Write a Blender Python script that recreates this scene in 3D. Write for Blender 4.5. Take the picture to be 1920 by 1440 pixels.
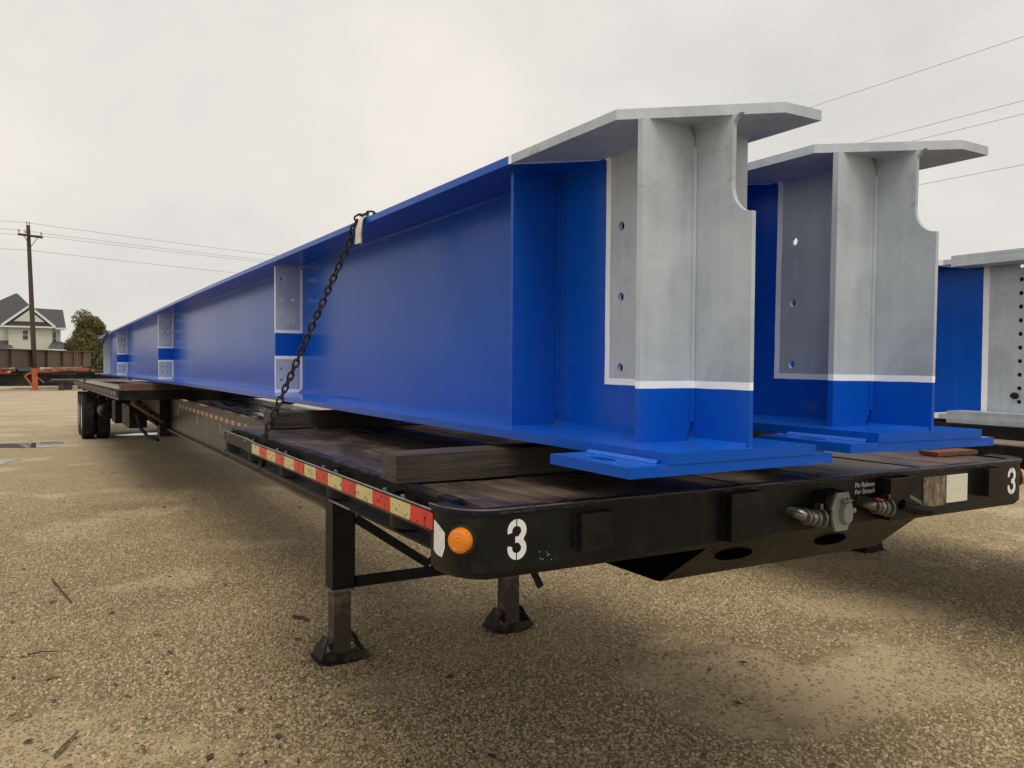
import bpy, bmesh, math, random
from mathutils import Vector, Matrix, noise
from mathutils.geometry import tessellate_polygon
R = math.radians
random.seed(7)
sc = bpy.context.scene
for o in list(bpy.data.objects): bpy.data.objects.remove(o)
COL = sc.collection

# ------------------------------------------------------------------ camera
cam_d = bpy.data.cameras.new('camera'); cam = bpy.data.objects.new('camera', cam_d); COL.objects.link(cam)
sc.camera = cam
cam_d.sensor_width = 36.0; cam_d.lens = 1534.0 / 1920 * 36
cam_d.clip_start = 0.05; cam_d.clip_end = 3000
YAW, PITCH, ROLL = 0.5276, -0.0248, 0.0073
CAM = Vector((-0.9253, -1.8448, 1.8494))
fw = Vector((math.sin(YAW) * math.cos(PITCH), math.cos(YAW) * math.cos(PITCH), math.sin(PITCH)))
rt0 = Vector((math.cos(YAW), -math.sin(YAW), 0)); up0 = rt0.cross(fw)
rt = rt0 * math.cos(ROLL) + up0 * math.sin(ROLL); up = up0 * math.cos(ROLL) - rt0 * math.sin(ROLL)
M = Matrix((rt, up, -fw)).transposed().to_4x4(); M.translation = CAM
cam.matrix_world = M

# ------------------------------------------------------------------ world, sun, exposure
SUN_EL, SUN_AZ = R(64), R(205)          # azimuth clockwise from +y: sun behind the cloud, left behind the camera
w = bpy.data.worlds.new('World'); sc.world = w; w.use_nodes = True
nt = w.node_tree; nt.nodes.clear()
def wn(t, **k):
    n = nt.nodes.new(t)
    for a, b in k.items(): setattr(n, a, b)
    return n
out = wn('ShaderNodeOutputWorld'); bg = wn('ShaderNodeBackground'); bg.inputs['Strength'].default_value = 0.1
sky = wn('ShaderNodeTexSky', sky_type='NISHITA', sun_disc=False)
sky.sun_elevation = SUN_EL; sky.sun_rotation = SUN_AZ; sky.dust_density = 4; sky.air_density = 1.0
tc = wn('ShaderNodeTexCoord'); mp = wn('ShaderNodeMapping'); mp.inputs['Scale'].default_value = (1.0, 1.0, 1.7)
nz = wn('ShaderNodeTexNoise'); nz.inputs['Scale'].default_value = 1.9; nz.inputs['Detail'].default_value = 7; nz.inputs['Roughness'].default_value = 0.56; nz.inputs['Distortion'].default_value = 0.15
cr = wn('ShaderNodeValToRGB'); e = cr.color_ramp.elements
e[0].position = 0.33; e[0].color = (0.545, 0.528, 0.512, 1); e[1].position = 0.64; e[1].color = (0.715, 0.672, 0.608, 1)
sc10 = wn('ShaderNodeVectorMath', operation='SCALE'); sc10.inputs['Scale'].default_value = 10.0
mx = wn('ShaderNodeMix', data_type='RGBA'); mx.inputs['Factor'].default_value = 0.94
L = nt.links.new
L(tc.outputs['Generated'], mp.inputs['Vector']); L(mp.outputs['Vector'], nz.inputs['Vector']); L(nz.outputs['Fac'], cr.inputs['Fac'])
L(cr.outputs['Color'], sc10.inputs[0]); L(sky.outputs['Color'], mx.inputs['A']); L(sc10.outputs['Vector'], mx.inputs['B'])
L(mx.outputs['Result'], bg.inputs['Color']); L(bg.outputs['Background'], out.inputs['Surface'])

sd = bpy.data.lights.new('sun', 'SUN'); sun = bpy.data.objects.new('sun', sd); COL.objects.link(sun)
sd.energy = 1.5; sd.angle = R(35); sd.color = (1.0, 0.93, 0.82)
sv = Vector((math.sin(SUN_AZ) * math.cos(SUN_EL), math.cos(SUN_AZ) * math.cos(SUN_EL), math.sin(SUN_EL)))
sun.rotation_euler = sv.to_track_quat('Z', 'Y').to_euler(); sun.location = (-5, -8, 12)
vs = sc.view_settings; vs.view_transform = 'Standard'; vs.look = 'None'; vs.exposure = 0.38; vs.gamma = 1; vs.use_curve_mapping = False
sc.render.engine = 'CYCLES'; sc.render.resolution_x = 1024; sc.render.resolution_y = 768
sc.cycles.max_bounces = 6; sc.cycles.use_denoising = True

# ------------------------------------------------------------------ material helpers
class NT:
    def __init__(s, name):
        s.m = bpy.data.materials.new(name); s.m.use_nodes = True; s.t = s.m.node_tree; s.t.nodes.clear()
        s.o = s.t.nodes.new('ShaderNodeOutputMaterial'); s.p = s.t.nodes.new('ShaderNodeBsdfPrincipled')
        s.t.links.new(s.p.outputs[0], s.o.inputs[0])
    def n(s, t, ins=None, **k):
        nd = s.t.nodes.new(t)
        for a, b in k.items(): setattr(nd, a, b)
        for a, b in (ins or {}).items(): s.put(nd.inputs[a], b)
        return nd
    def put(s, sock, v):
        if isinstance(v, bpy.types.NodeSocket): s.t.links.new(v, sock)
        else: sock.default_value = v
    def math(s, op, a, b=0.0, c=0.0, clamp=False):
        nd = s.t.nodes.new('ShaderNodeMath'); nd.operation = op; nd.use_clamp = clamp
        s.put(nd.inputs[0], a); s.put(nd.inputs[1], b); s.put(nd.inputs[2], c); return nd.outputs[0]
    def noise(s, vec, scale, detail=3, rough=.55, dist=0.0):
        return s.n('ShaderNodeTexNoise', {'Vector': vec, 'Scale': scale, 'Detail': detail, 'Roughness': rough, 'Distortion': dist}).outputs['Fac']
    def ramp(s, f, stops):
        nd = s.t.nodes.new('ShaderNodeValToRGB'); s.put(nd.inputs[0], f); el = nd.color_ramp.elements
        while len(el) < len(stops): el.new(0.5)
        for e_, (p, c) in zip(el, stops): e_.position = p; e_.color = (*c, 1) if len(c) == 3 else c
        return nd.outputs[0]
    def mix(s, f, a, b, mode='MIX'):
        nd = s.t.nodes.new('ShaderNodeMix'); nd.data_type = 'RGBA'; nd.blend_type = mode
        s.put(nd.inputs['Factor'], f)
        for k, v in (('A', a), ('B', b)):
            s.put(nd.inputs[k], v if isinstance(v, bpy.types.NodeSocket) else (*v, 1))
        return nd.outputs['Result']
    def fmix(s, f, a, b):
        nd = s.t.nodes.new('ShaderNodeMix'); nd.data_type = 'FLOAT'
        s.put(nd.inputs[0], f); s.put(nd.inputs[2], a); s.put(nd.inputs[3], b); return nd.outputs[0]
    def obco(s): return s.n('ShaderNodeTexCoord').outputs['Object']
    def pos(s): return s.n('ShaderNodeNewGeometry').outputs['Position']
    def rnd(s): return s.n('ShaderNodeObjectInfo').outputs['Random']
    def scl(s, v, sx, sy, sz):
        return s.n('ShaderNodeMapping', {'Vector': v, 'Scale': (sx, sy, sz)}).outputs[0]
    def bump(s, h, strength=.3, dist=.01):
        s.put(s.p.inputs['Normal'], s.n('ShaderNodeBump', {'Height': h, 'Strength': strength, 'Distance': dist}).outputs[0])
    def set(s, **k):
        for a, b in k.items():
            nm = {'col': 'Base Color', 'rough': 'Roughness', 'metal': 'Metallic', 'spec': 'Specular IOR Level', 'coat': 'Coat Weight', 'cr': 'Coat Roughness',
                  'trans': 'Transmission Weight', 'em': 'Emission Color', 'es': 'Emission Strength', 'ior': 'IOR', 'sss': 'Subsurface Weight'}[a]
            if nm in ('Base Color', 'Emission Color') and not isinstance(b, bpy.types.NodeSocket): b = (*b, 1)
            s.put(s.p.inputs[nm], b)
        return s
MAT = {}
def simple(name, col, rough=.5, metal=0, var=.25, scale=14, bump=0, bscale=90, coord='o', coat=0, dirt=None, dscale=5, chips=None):
    t = NT(name); v = t.obco() if coord == 'o' else t.pos()
    f = t.noise(v, scale, 4)
    c = t.mix(f, tuple(x * (1 - var) for x in col), tuple(min(1, x * (1 + var)) for x in col))
    if dirt:
        d = t.noise(v, dscale, 6, .65); d = t.ramp(d, [(.5, (0, 0, 0)), (.68, (1, 1, 1))]); c = t.mix(d, c, dirt)
    if chips:
        k = t.noise(v, 26, 9, .78); k = t.ramp(k, [(.665, (0, 0, 0)), (.69, (1, 1, 1))]); c = t.mix(k, c, chips)
        k2 = t.noise(t.scl(v, 1, 1, .35), 7, 7, .7); c = t.mix(t.math('MULTIPLY', t.ramp(k2, [(.58, (0, 0, 0)), (.70, (1, 1, 1))]), .7), c, (.040, .022, .014))
    t.set(col=c, rough=t.fmix(f, max(.02, rough - .08), min(1, rough + .1)), metal=metal, coat=coat, spec=.2 if max(col) < .03 else .5)
    if bump: t.bump(t.noise(v, bscale, 4), bump, .004)
    MAT[name] = t.m; return t.m

BLUE = (0.003, 0.082, 0.47)
WHITE = (0.93, 0.94, 0.95)
def blue_nodes(t, v, wet=0.0):
    f = t.noise(v, .9, 2); g = t.noise(v, 340, 2)
    c = t.mix(f, tuple(x * .88 for x in BLUE), tuple(x * 1.1 for x in BLUE))
    # dust film, faint runs and handling scuffs
    st = t.noise(t.scl(v, 1, 14, .9), 1.0, 5, .6); sc_ = t.noise(t.scl(v, 3, 5, 5), 1.0, 7, .72)
    du = t.math('MULTIPLY', t.ramp(st, [(.5, (0, 0, 0)), (.72, (1, 1, 1))]), .06)
    c = t.mix(du, c, (.16, .17, .20))
    c = t.mix(t.math('MULTIPLY', t.ramp(sc_, [(.61, (0, 0, 0)), (.73, (1, 1, 1))]), .30), c, (.10, .15, .30))
    return c, t.math('ADD', t.math('MULTIPLY', f, .6), t.math('MULTIPLY', sc_, .5)), g
def galv_nodes(t, v):
    a = t.noise(v, 3.2, 7, .6, .8); b = t.noise(v, 130, 3); st = t.noise(t.scl(v, 22, 22, 1.6), 1.0, 5)
    f = t.math('MULTIPLY_ADD', a, .62, t.math('MULTIPLY_ADD', b, .14, t.math('MULTIPLY', st, .24)))
    c = t.ramp(f, [(.34, (.365, .41, .445)), (.5, (.475, .525, .56)), (.66, (.58, .63, .665))])
    sm = t.noise(t.scl(v, 5, 5, 9), 1.0, 8, .72); c = t.mix(t.math('MULTIPLY', t.ramp(sm, [(.61, (0, 0, 0)), (.72, (1, 1, 1))]), .5), c, (.13, .135, .13))
    return c, f
def paint(name, kind):
    """girder paint: blue, bare galvanised patches and white edging lines, by the steel's own coordinates"""
    t = NT(name)
    v = t.n('ShaderNodeAttribute', attribute_name='flat').outputs['Vector']
    s = t.n('ShaderNodeSeparateXYZ', {0: v}); X, Y, Z = s.outputs
    # wavy hand-masked edge
    wv = t.math('MULTIPLY', t.math('SUBTRACT', t.noise(v, 9, 2), .5), .004)
    gt = lambda a, b: t.math('GREATER_THAN', a, b)
    lt = lambda a, b: t.math('LESS_THAN', a, b)
    AND = lambda a, b: t.math('MULTIPLY', a, b)
    OR = lambda a, b: t.math('MAXIMUM', a, b)
    Zw = t.math('ADD', Z, wv); Yw = t.math('ADD', Y, wv)
    gal = white = None
    if kind == 'web':       # patch at the near end
        gal = AND(lt(Yw, .372), gt(Zw, 1.803))
        white = t.math('SUBTRACT', AND(lt(Yw, .397), gt(Zw, 1.782)), gal)
        far = gt(Y, 21.75); gal = OR(gal, far); white = OR(white, AND(gt(Y, 21.72), lt(Y, 21.75)))
    elif kind == 'stiff':
        gal = gt(Zw, 1.803); white = t.math('SUBTRACT', gt(Zw, 1.782), gal)
    elif kind == 'flange':
        yb = t.math('MULTIPLY_ADD', t.math('ABSOLUTE', t.math('SUBTRACT', X, .751)), .86, .40)
        gal = lt(Yw, yb); white = t.math('SUBTRACT', lt(t.math('SUBTRACT', Yw, .022), yb), gal)
    elif kind == 'far_flange':
        gal = gt(Y, 21.6); white = AND(gt(Y, 21.57), lt(Y, 21.6))
    elif kind == 'conn':
        edge = OR(lt(X, .554), gt(X, .728))
        band = lambda a, b: AND(gt(Zw, a), lt(Zw, b))
        bluez = band(1.894, 2.058)
        white = OR(OR(band(2.058, 2.08), band(1.871, 1.894)), OR(lt(Zw, 1.655), AND(edge, t.math('SUBTRACT', 1.0, bluez))))
        gal = AND(t.math('SUBTRACT', 1.0, bluez), t.math('SUBTRACT', 1.0, white))
    elif kind == 'splice_web':
        gal = lt(Yw, 1.635); white = t.math('SUBTRACT', lt(Yw, 1.68), gal)
    elif kind == 'splice_flange':
        gal = lt(Yw, 1.86); white = t.math('SUBTRACT', lt(Yw, 1.92), gal)
    bc, bf, bgn = blue_nodes(t, v)
    col, rough, metal = bc, t.fmix(bf, .17, .30), 0.0
    grain = t.math('MULTIPLY', bgn, .35)
    if gal is not None:
        gc, gf = galv_nodes(t, v)
        col = t.mix(gal, col, gc); col = t.mix(white, col, WHITE)
        rough = t.fmix(gal, rough, t.fmix(gf, .42, .62)); rough = t.fmix(white, rough, .5)
        metal = t.math('MULTIPLY', gal, .18)
    if kind in ('wet', 'far_flange'):   # rain beads on the upward faces, plus sky brightness painted in as paler blue
        nrm = t.n('ShaderNodeSeparateXYZ', {0: t.n('ShaderNodeNewGeometry').outputs['Normal']}).outputs[2]
        vo = t.n('ShaderNodeTexVoronoi', {'Vector': v, 'Scale': 95.0, 'Randomness': 1.0})
        bead = t.math('SUBTRACT', .38, vo.outputs['Distance'], clamp=True)
        bead = AND(bead, gt(t.noise(v, 14, 3), .40))
        grain = t.math('ADD', grain, t.math('MULTIPLY', bead, t.math('MULTIPLY_ADD', gt(nrm, .5), 6.0, 1.2)))
        col = t.mix(t.math('MULTIPLY', t.math('MULTIPLY_ADD', bead, 2.0, .15, clamp=True), gt(nrm, .5)), col, (.05, .20, .78))
        rough = .14
    t.set(col=col, rough=rough, metal=metal, spec=.16, coat=.0)
    t.bump(grain, .12, .002)
    MAT[name] = t.m
for k in ('plain', 'web', 'stiff', 'flange', 'conn', 'wet', 'far_flange', 'splice_web', 'splice_flange'): paint('blue_' + k, k)

t = NT('galvanised'); c, f = galv_nodes(t, t.obco()); t.set(col=c, rough=t.fmix(f, .4, .6), metal=.35); MAT['galv'] = t.m

def wood(name, dark, mid, light, along='y', stain=0.0):
    t = NT(name); v = t.obco(); r = t.rnd()
    off = t.n('ShaderNodeCombineXYZ', {0: t.math('MULTIPLY', r, 37.0), 1: t.math('MULTIPLY', r, 91.0), 2: t.math('MULTIPLY', r, 13.0)}).outputs[0]
    v2 = t.n('ShaderNodeVectorMath', {0: v, 1: off}, operation='ADD').outputs[0]
    sx, sy = (60, 2.2) if along == 'y' else (2.2, 60)
    g = t.noise(t.scl(v2, sx, sy, 60), 1.0, 6, .62, .4); b = t.noise(v2, 3.2, 5, .6)
    f = t.math('MULTIPLY_ADD', g, .55, t.math('MULTIPLY_ADD', b, .5, t.math('MULTIPLY', t.math('SUBTRACT', r, .5), .16)))
    c = t.ramp(f, [(.36, dark), (.52, mid), (.70, light)])
    cr_ = t.ramp(t.noise(t.scl(v2, sx * .5, sy * .6, 30), 1.0, 3, .5, .2), [(.30, (1, 1, 1)), (.36, (0, 0, 0))])
    c = t.mix(t.math('MULTIPLY', cr_, .8), c, tuple(x * .3 for x in dark))
    ru = t.noise(v2, 1.7, 6, .66); c = t.mix(t.math('MULTIPLY', t.ramp(ru, [(.53, (0, 0, 0)), (.66, (1, 1, 1))]), .5), c, tuple(x * y_ for x, y_ in zip(mid, (1.15, .55, .35))))
    wt = t.ramp(t.noise(t.scl(v, 2.2, 1.1, 1), 1.6, 6, .62, .5), [(.44, (0, 0, 0)), (.60, (1, 1, 1))]); c = t.mix(t.math('MULTIPLY', wt, stain), c, tuple(x * .55 for x in dark))
    t.set(col=c, rough=t.fmix(wt, t.fmix(b, .40, .74), .30 if stain else .6), spec=.4)
    t.bump(t.math('SUBTRACT', g, t.math('MULTIPLY', cr_, .9)), .55, .006); MAT[name] = t.m
wood('deck_wood', (.028, .019, .014), (.085, .058, .041), (.175, .132, .102), stain=.72)
wood('rear_deck_wood', (.12, .09, .07), (.25, .20, .165), (.40, .35, .31))
wood('timber_dark', (.016, .0125, .0095), (.037, .029, .0215), (.072, .056, .042), along='x')
wood('timber_brown', (.055, .030, .018), (.12, .062, .036), (.19, .115, .07), along='x')
wood('tan_wood', (.12, .09, .065), (.25, .19, .14), (.36, .29, .22))

simple('black_paint', (.0075, .0078, .0078), .45, 0, .4, 9, .18, 60, dirt=(.022, .018, .014), dscale=4, chips=(.12, .085, .06))
simple('black_frame', (.0075, .0075, .0075), .55, 0, .4, 8, .2, 50, dirt=(.028, .023, .017), dscale=3)
simple('bumper_black', (.0080, .0086, .0082), .36, 0, .35, 12, .22, 70, dirt=(.024, .018, .014), dscale=7, chips=(.16, .13, .105))
simple('deck_lip', (.010, .012, .022), .28, .1, .4, 10, .2, 60, dirt=(.10, .06, .04), dscale=16)
simple('beam_grey', (.055, .050, .042), .42, 0, .3, 4, .1, 40, dirt=(.10, .085, .06), dscale=2.5)
simple('beam_mud', (.16, .115, .075), .75, 0, .3, 6, .3, 40, dirt=(.08, .06, .045), dscale=4)
simple('rubber', (.017, .0165, .016), .72, 0, .3, 20, .25, 60, dirt=(.07, .06, .045), dscale=3)
simple('rim_white', (.62, .61, .58), .4, .1, .12, 10, dirt=(.3, .27, .22))
simple('steel_worn', (.21, .205, .195), .45, .6, .4, 20, .3, 80, dirt=(.10, .055, .03), dscale=9)
simple('rusty', (.15, .05, .022), .8, 0, .5, 16, .5, 70, dirt=(.07, .032, .02), dscale=9)
simple('chain_rust', (.026, .021, .019), .45, .5, .5, 30, .4, 120, dirt=(.070, .036, .022), dscale=12)
simple('foot_dirty', (.014, .012, .010), .6, 0, .5, 12, .3, 60, dirt=(.10, .075, .048), dscale=9)
simple('pan_dark', (.020, .017, .013), .5, 0, .4, 5, .2, 40, dirt=(.055, .042, .028), dscale=3, chips=(.10, .045, .025))
simple('leg_rusty', (.055, .036, .026), .7, 0, .5, 9, .4, 60, dirt=(.26, .19, .125), dscale=6)
simple('tape_red', (.62, .030, .022), .32, 0, .12, 8, dirt=(.42, .03, .02), dscale=12)
simple('tape_cream', (.60, .50, .22), .38, 0, .12, 8, dirt=(.42, .34, .15), dscale=10)
simple('tape_white_old', (.50, .46, .36), .45, 0, .15, 8, dirt=(.32, .28, .2), dscale=8)
simple('tape_red_old', (.36, .055, .045), .5, 0, .15, 8, dirt=(.2, .06, .05), dscale=8)
simple('white_paint', (.74, .75, .72), .5, 0, .06, 20)
simple('sticker_white', (.70, .69, .64), .5, 0, .08, 30, dirt=(.35, .33, .30), dscale=28)
simple('bolt_zinc', (.26, .29, .32), .4, .7, .2, 20)
simple('socket_grey', (.26, .28, .255), .4, .3, .15, 20, .1, 80, dirt=(.14, .13, .11), dscale=12)
simple('lip_worn', (.13, .095, .08), .5, .3, .6, 22, .4, 80, dirt=(.012, .012, .014), dscale=16)
simple('brass_old', (.26, .25, .235), .30, .85, .4, 30, dirt=(.08, .06, .05), dscale=20)
simple('red_handle', (.55, .03, .02), .4)
simple('orange_paint', (.40, .085, .024), .5, 0, .25, 3, coord='p', dirt=(.20, .05, .02), dscale=1.2)
simple('brown_primer', (.115, .078, .048), .6, 0, .2, 1.2, coord='p', dirt=(.17, .125, .08), dscale=.7)
simple('black_far', (.022, .022, .023), .5, 0, .3, 2, coord='p', dirt=(.06, .05, .04), dscale=.8)
simple('pad_white', (.70, .67, .62), .9, 0, .1, 40, .5, 90, dirt=(.5, .3, .18), dscale=22)
simple('pole_wood', (.062, .046, .040), .85, 0, .35, 3, .4, 20)
simple('insulator', (.32, .33, .34), .25, 0, .1)
simple('wire_dark', (.06, .06, .062), .5)
simple('roof_shingle', (.058, .060, .064), .85, 0, .3, 6, .3, 14)
simple('trim_white', (.74, .73, .70), .55, 0, .06, 3)
simple('bark', (.075, .055, .04), .9, 0, .3, 10, .5, 20)
simple('grass', (.10, .115, .045), .9, 0, .4, .8, coord='p')
simple('asphalt', (.075, .073, .07), .8, 0, .2, 3, coord='p')
simple('car_red', (.38, .03, .03), .25, 0, .1, coat=.5)
simple('car_white', (.62, .63, .62), .25, 0, .05, coat=.5)
simple('twig', (.050, .030, .022), .8, 0, .4, 40)
simple('bark_piece', (.11, .085, .07), .85, 0, .4, 30, .6, 80)
simple('dead_leaf', (.20, .085, .028), .7, 0, .4, 40)
t = NT('glass_dark'); t.set(col=(.03, .035, .04), rough=.06, spec=.7); MAT['glass_dark'] = t.m
t = NT('amber_lens'); v = t.obco()
t.set(col=(.95, .27, .006), rough=.18, trans=.25, coat=.6, ior=1.45, sss=.0); MAT['amber_lens'] = t.m
# faded registration plaque: rows of blurred print
t = NT('plaque_print'); v = t.obco(); s = t.n('ShaderNodeSeparateXYZ', {0: v})
row = t.math('SINE', t.math('MULTIPLY', s.outputs[2], 560.0)); row = t.math('GREATER_THAN', row, .35)
brk = t.math('GREATER_THAN', t.noise(t.scl(v, 160, 1, 30), 1.0, 2), .52)
c = t.mix(t.noise(v, 14, 3), (.66, .62, .42), (.70, .66, .60)); c = t.mix(t.math('MULTIPLY', t.math('MULTIPLY', row, brk), .45), c, (.25, .27, .33))
t.set(col=c, rough=.5); MAT['plaque_print'] = t.m
# residue of a peeled label
t = NT('peeled_residue'); v = t.obco(); f = t.noise(t.scl(v, 1, 1, .45), 55, 6, .7)
t.set(col=t.ramp(f, [(.3, (.045, .034, .022)), (.5, (.15, .115, .07)), (.62, (.26, .21, .14)), (.72, (.55, .50, .40))]), rough=.8); t.bump(f, .8, .004); MAT['peeled_residue'] = t.m
# lap siding (far house)
t = NT('siding'); v = t.pos(); s = t.n('ShaderNodeSeparateXYZ', {0: v})
saw = t.math('FRACT', t.math('MULTIPLY', s.outputs[2], 6.2))
t.set(col=t.mix(t.noise(v, 1.5, 3), (.74, .70, .59), (.80, .77, .66)), rough=.6); t.bump(saw, .9, .03); MAT['siding'] = t.m
# leaves
t = NT('leaves'); r = t.noise(t.pos(), 1.7, 3); g = t.rnd()
t.set(col=t.ramp(r, [(.3, (.045, .056, .018)), (.5, (.105, .108, .034)), (.7, (.19, .135, .045))]), rough=.7, spec=.2); MAT['leaves'] = t.m

# ------------------------------------------------------------------ gravel masks shared by ground and stones
def sand_mask_nodes(t_noise):  # doc only: same noise coordinates are used in the stones' scatter
    pass
SAND_SCALE, SAND_LO, SAND_HI = 0.85, .56, .64
SAND_SPOTS = [(-.75, 2.45, .75, .30), (2.45, 1.15, .75, .30), (3.3, 1.35, .9, .26), (2.82, 2.05, .6, .25), (.70, 2.46, .5, .22), (4.6, 2.2, .8, .22), (.1, 5.5, .7, .14), (-.6, 8.5, 1.2, .12)]
t = NT('gravel_ground'); v = t.pos()
flat = t.scl(v, 1, 1, 0)
sand = t.noise(flat, SAND_SCALE, 4, .55)
for bx, by, br, ba in SAND_SPOTS:
    dist = t.n('ShaderNodeVectorMath', {0: flat, 1: (bx, by, 0)}, operation='DISTANCE').outputs['Value']
    sand = t.math('ADD', sand, t.math('MULTIPLY', t.math('SUBTRACT', 1.0, t.math('DIVIDE', dist, br), clamp=True), ba))
sand = t.ramp(sand, [(SAND_LO, (0, 0, 0)), (SAND_HI, (1, 1, 1))])
big = t.noise(flat, .16, 4, .55)
vo = t.n('ShaderNodeTexVoronoi', {'Vector': flat, 'Scale': 62.0, 'Randomness': 1.0})
vo2 = t.n('ShaderNodeTexVoronoi', {'Vector': flat, 'Scale': 150.0, 'Randomness': 1.0})
cell = t.n('ShaderNodeSeparateColor', {0: vo.outputs['Color']}).outputs[0]
cell2 = t.n('ShaderNodeSeparateColor', {0: vo2.outputs['Color']}).outputs[0]
stone = t.ramp(t.math('MULTIPLY_ADD', cell, .6, t.math('MULTIPLY', cell2, .4)), [(.12, (.11, .084, .046)), (.4, (.30, .23, .125)), (.7, (.42, .325, .183)), (.93, (.53, .43, .265))])
fine = t.noise(flat, 120, 4, .7)
sandc = t.mix(fine, (.36, .278, .165), (.48, .378, .235))
near = t.n('ShaderNodeVectorMath', {0: flat, 1: (CAM.x, CAM.y, 0)}, operation='DISTANCE').outputs['Value']
gap_shade = t.ramp(t.math('DIVIDE', near, 14.0), [(.45, (.5, .5, .5)), (.85, (0, 0, 0))])  # ground between near stones darkened: shade painted into the gaps
c = t.mix(sand, t.mix(gap_shade, stone, (.10, .078, .045)), sandc)
c = t.mix(t.ramp(big, [(.36, (.25, .25, .25)), (.62, (0, 0, 0))]), c, (.20, .155, .09))
wet = None
for bx, by, rx, ry in ((.70, 2.46, .26, .11), (2.82, 2.05, .30, .11), (2.40, 1.02, .15, .10), (.0, 5.0, .5, .25), (.25, 9.5, .9, .5)):
    q = t.n('ShaderNodeMapping', {'Vector': flat, 'Location': (-bx / rx, -by / ry, 0), 'Scale': (1 / rx, 1 / ry, 0)}).outputs[0]
    d_ = t.n('ShaderNodeVectorMath', {0: q}, operation='LENGTH').outputs['Value']
    d_ = t.math('SUBTRACT', 1.25, t.math('ADD', d_, t.math('MULTIPLY', t.math('SUBTRACT', t.noise(flat, 9, 5, .65), .5), 2.0)), clamp=True)
    wet = d_ if wet is None else t.math('MAXIMUM', wet, d_)
c = t.mix(t.math('MULTIPLY', wet, .5, clamp=True), c, (.12, .086, .050))
farv = t.n('ShaderNodeSeparateXYZ', {0: v}).outputs[1]
farf = t.ramp(t.math('DIVIDE', farv, 50.0), [(.2, (0, 0, 0)), (.7, (1, 1, 1))])
track = t.ramp(t.noise(t.scl(v, .22, .8, 0), 1.0, 6, .62), [(.35, (.36, .29, .195)), (.65, (.52, .435, .31))])
c = t.mix(t.math('MULTIPLY', farf, .75), c, track)
damp = t.noise(flat, .35, 4, .6)
t.set(col=c, rough=t.fmix(t.ramp(damp, [(.5, (0, 0, 0)), (.64, (1, 1, 1))]), t.fmix(wet, .82, .45), .5), spec=.3)
h = t.math('MULTIPLY_ADD', t.math('SUBTRACT', 1.0, vo.outputs['Distance']), 1.0, t.math('MULTIPLY', t.math('SUBTRACT', 1.0, vo2.outputs['Distance']), .45))
h = t.math('ADD', t.math('MULTIPLY', h, t.fmix(sand, 1.0, .12)), t.math('MULTIPLY', fine, .25))
t.bump(h, .75, .012); MAT['gravel_ground'] = t.m
t = NT('gravel_stone'); r = t.rnd(); f = t.noise(t.obco(), 60, 3)
c = t.ramp(r, [(0, (.11, .095, .068)), (.08, (.25, .192, .108)), (.40, (.375, .288, .160)), (.72, (.46, .358, .203)), (.93, (.55, .45, .275)), (1, (.66, .58, .42))])
c = t.mix(t.math('MULTIPLY', f, .35), c, (.30, .23, .125))
lg = t.noise(t.scl(t.pos(), 1, 1, 0), .55, 5, .6); c = t.mix(t.ramp(lg, [(.40, (.28, .28, .28)), (.62, (0, 0, 0))]), c, (.21, .158, .088)); t.set(col=c, rough=.62, spec=.4); t.bump(f, .4, .004); MAT['gravel_stone'] = t.m
t = NT('puddle_water'); v = t.pos()
t.set(col=(.085, .066, .045), rough=.03, spec=.6, ior=1.33); t.bump(t.noise(v, 6, 2), .02, .01); MAT['puddle_water'] = t.m
t = NT('mud'); v = t.pos(); t.set(col=t.mix(t.noise(v, 8, 5), (.20, .148, .088), (.29, .222, .135)), rough=.28, spec=.5); t.bump(t.noise(v, 60, 4), .3, .005); MAT['mud'] = t.m

# ------------------------------------------------------------------ mesh helpers
def new(name, me, mat=None, parent=None, loc=None):
    o = bpy.data.objects.new(name, me); COL.objects.link(o)
    if mat and me and not me.materials: me.materials.append(MAT[mat])
    if parent: o.parent = parent
    if loc: o.location = loc
    return o
def fin(name, bm, mat, parent=None, bevel=0, seg=2, smooth=False, loc=None, camber=None):
    if bevel:
        es = [e_ for e_ in bm.edges if len(e_.link_faces) == 2 and e_.calc_face_angle(0) > .5]
        bmesh.ops.bevel(bm, geom=es, offset=bevel, segments=seg, affect='EDGES', profile=.5, clamp_overlap=True)
    bmesh.ops.recalc_face_normals(bm, faces=bm.faces)
    me = bpy.data.meshes.new(name); 
    flat_co = None
    if camber:
        flat_co = [v_.co.copy() for v_ in bm.verts]
        for v_ in bm.verts: v_.co.z += camber(v_.co.y)
    bm.to_mesh(me); bm.free()
    if flat_co:
        a = me.attributes.new('flat', 'FLOAT_VECTOR', 'POINT')
        a.data.foreach_set('vector', [x for c_ in flat_co for x in c_])
    if smooth:
        me.polygons.foreach_set('use_smooth', [True] * len(me.polygons)); me.set_sharp_from_angle(angle=R(38))
    return new(name, me, mat, parent, loc)
def empty(name, loc=(0, 0, 0)):
    o = bpy.data.objects.new(name, None); COL.objects.link(o); o.location = loc; o.empty_display_size = .2; return o
def tag(o, label, cat, group=None):
    o['label'] = label; o['category'] = cat
    if group: o['group'] = group
    return o
def struct(o, kind='structure'): o['kind'] = kind; return o
def box(bm, x0, x1, y0, y1, z0, z1):
    vs_ = [bm.verts.new(p) for p in ((x0, y0, z0), (x1, y0, z0), (x1, y1, z0), (x0, y1, z0), (x0, y0, z1), (x1, y0, z1), (x1, y1, z1), (x0, y1, z1))]
    for f_ in ((0, 3, 2, 1), (4, 5, 6, 7), (0, 1, 5, 4), (1, 2, 6, 5), (2, 3, 7, 6), (3, 0, 4, 7)): bm.faces.new([vs_[i] for i in f_])
    return vs_
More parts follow.
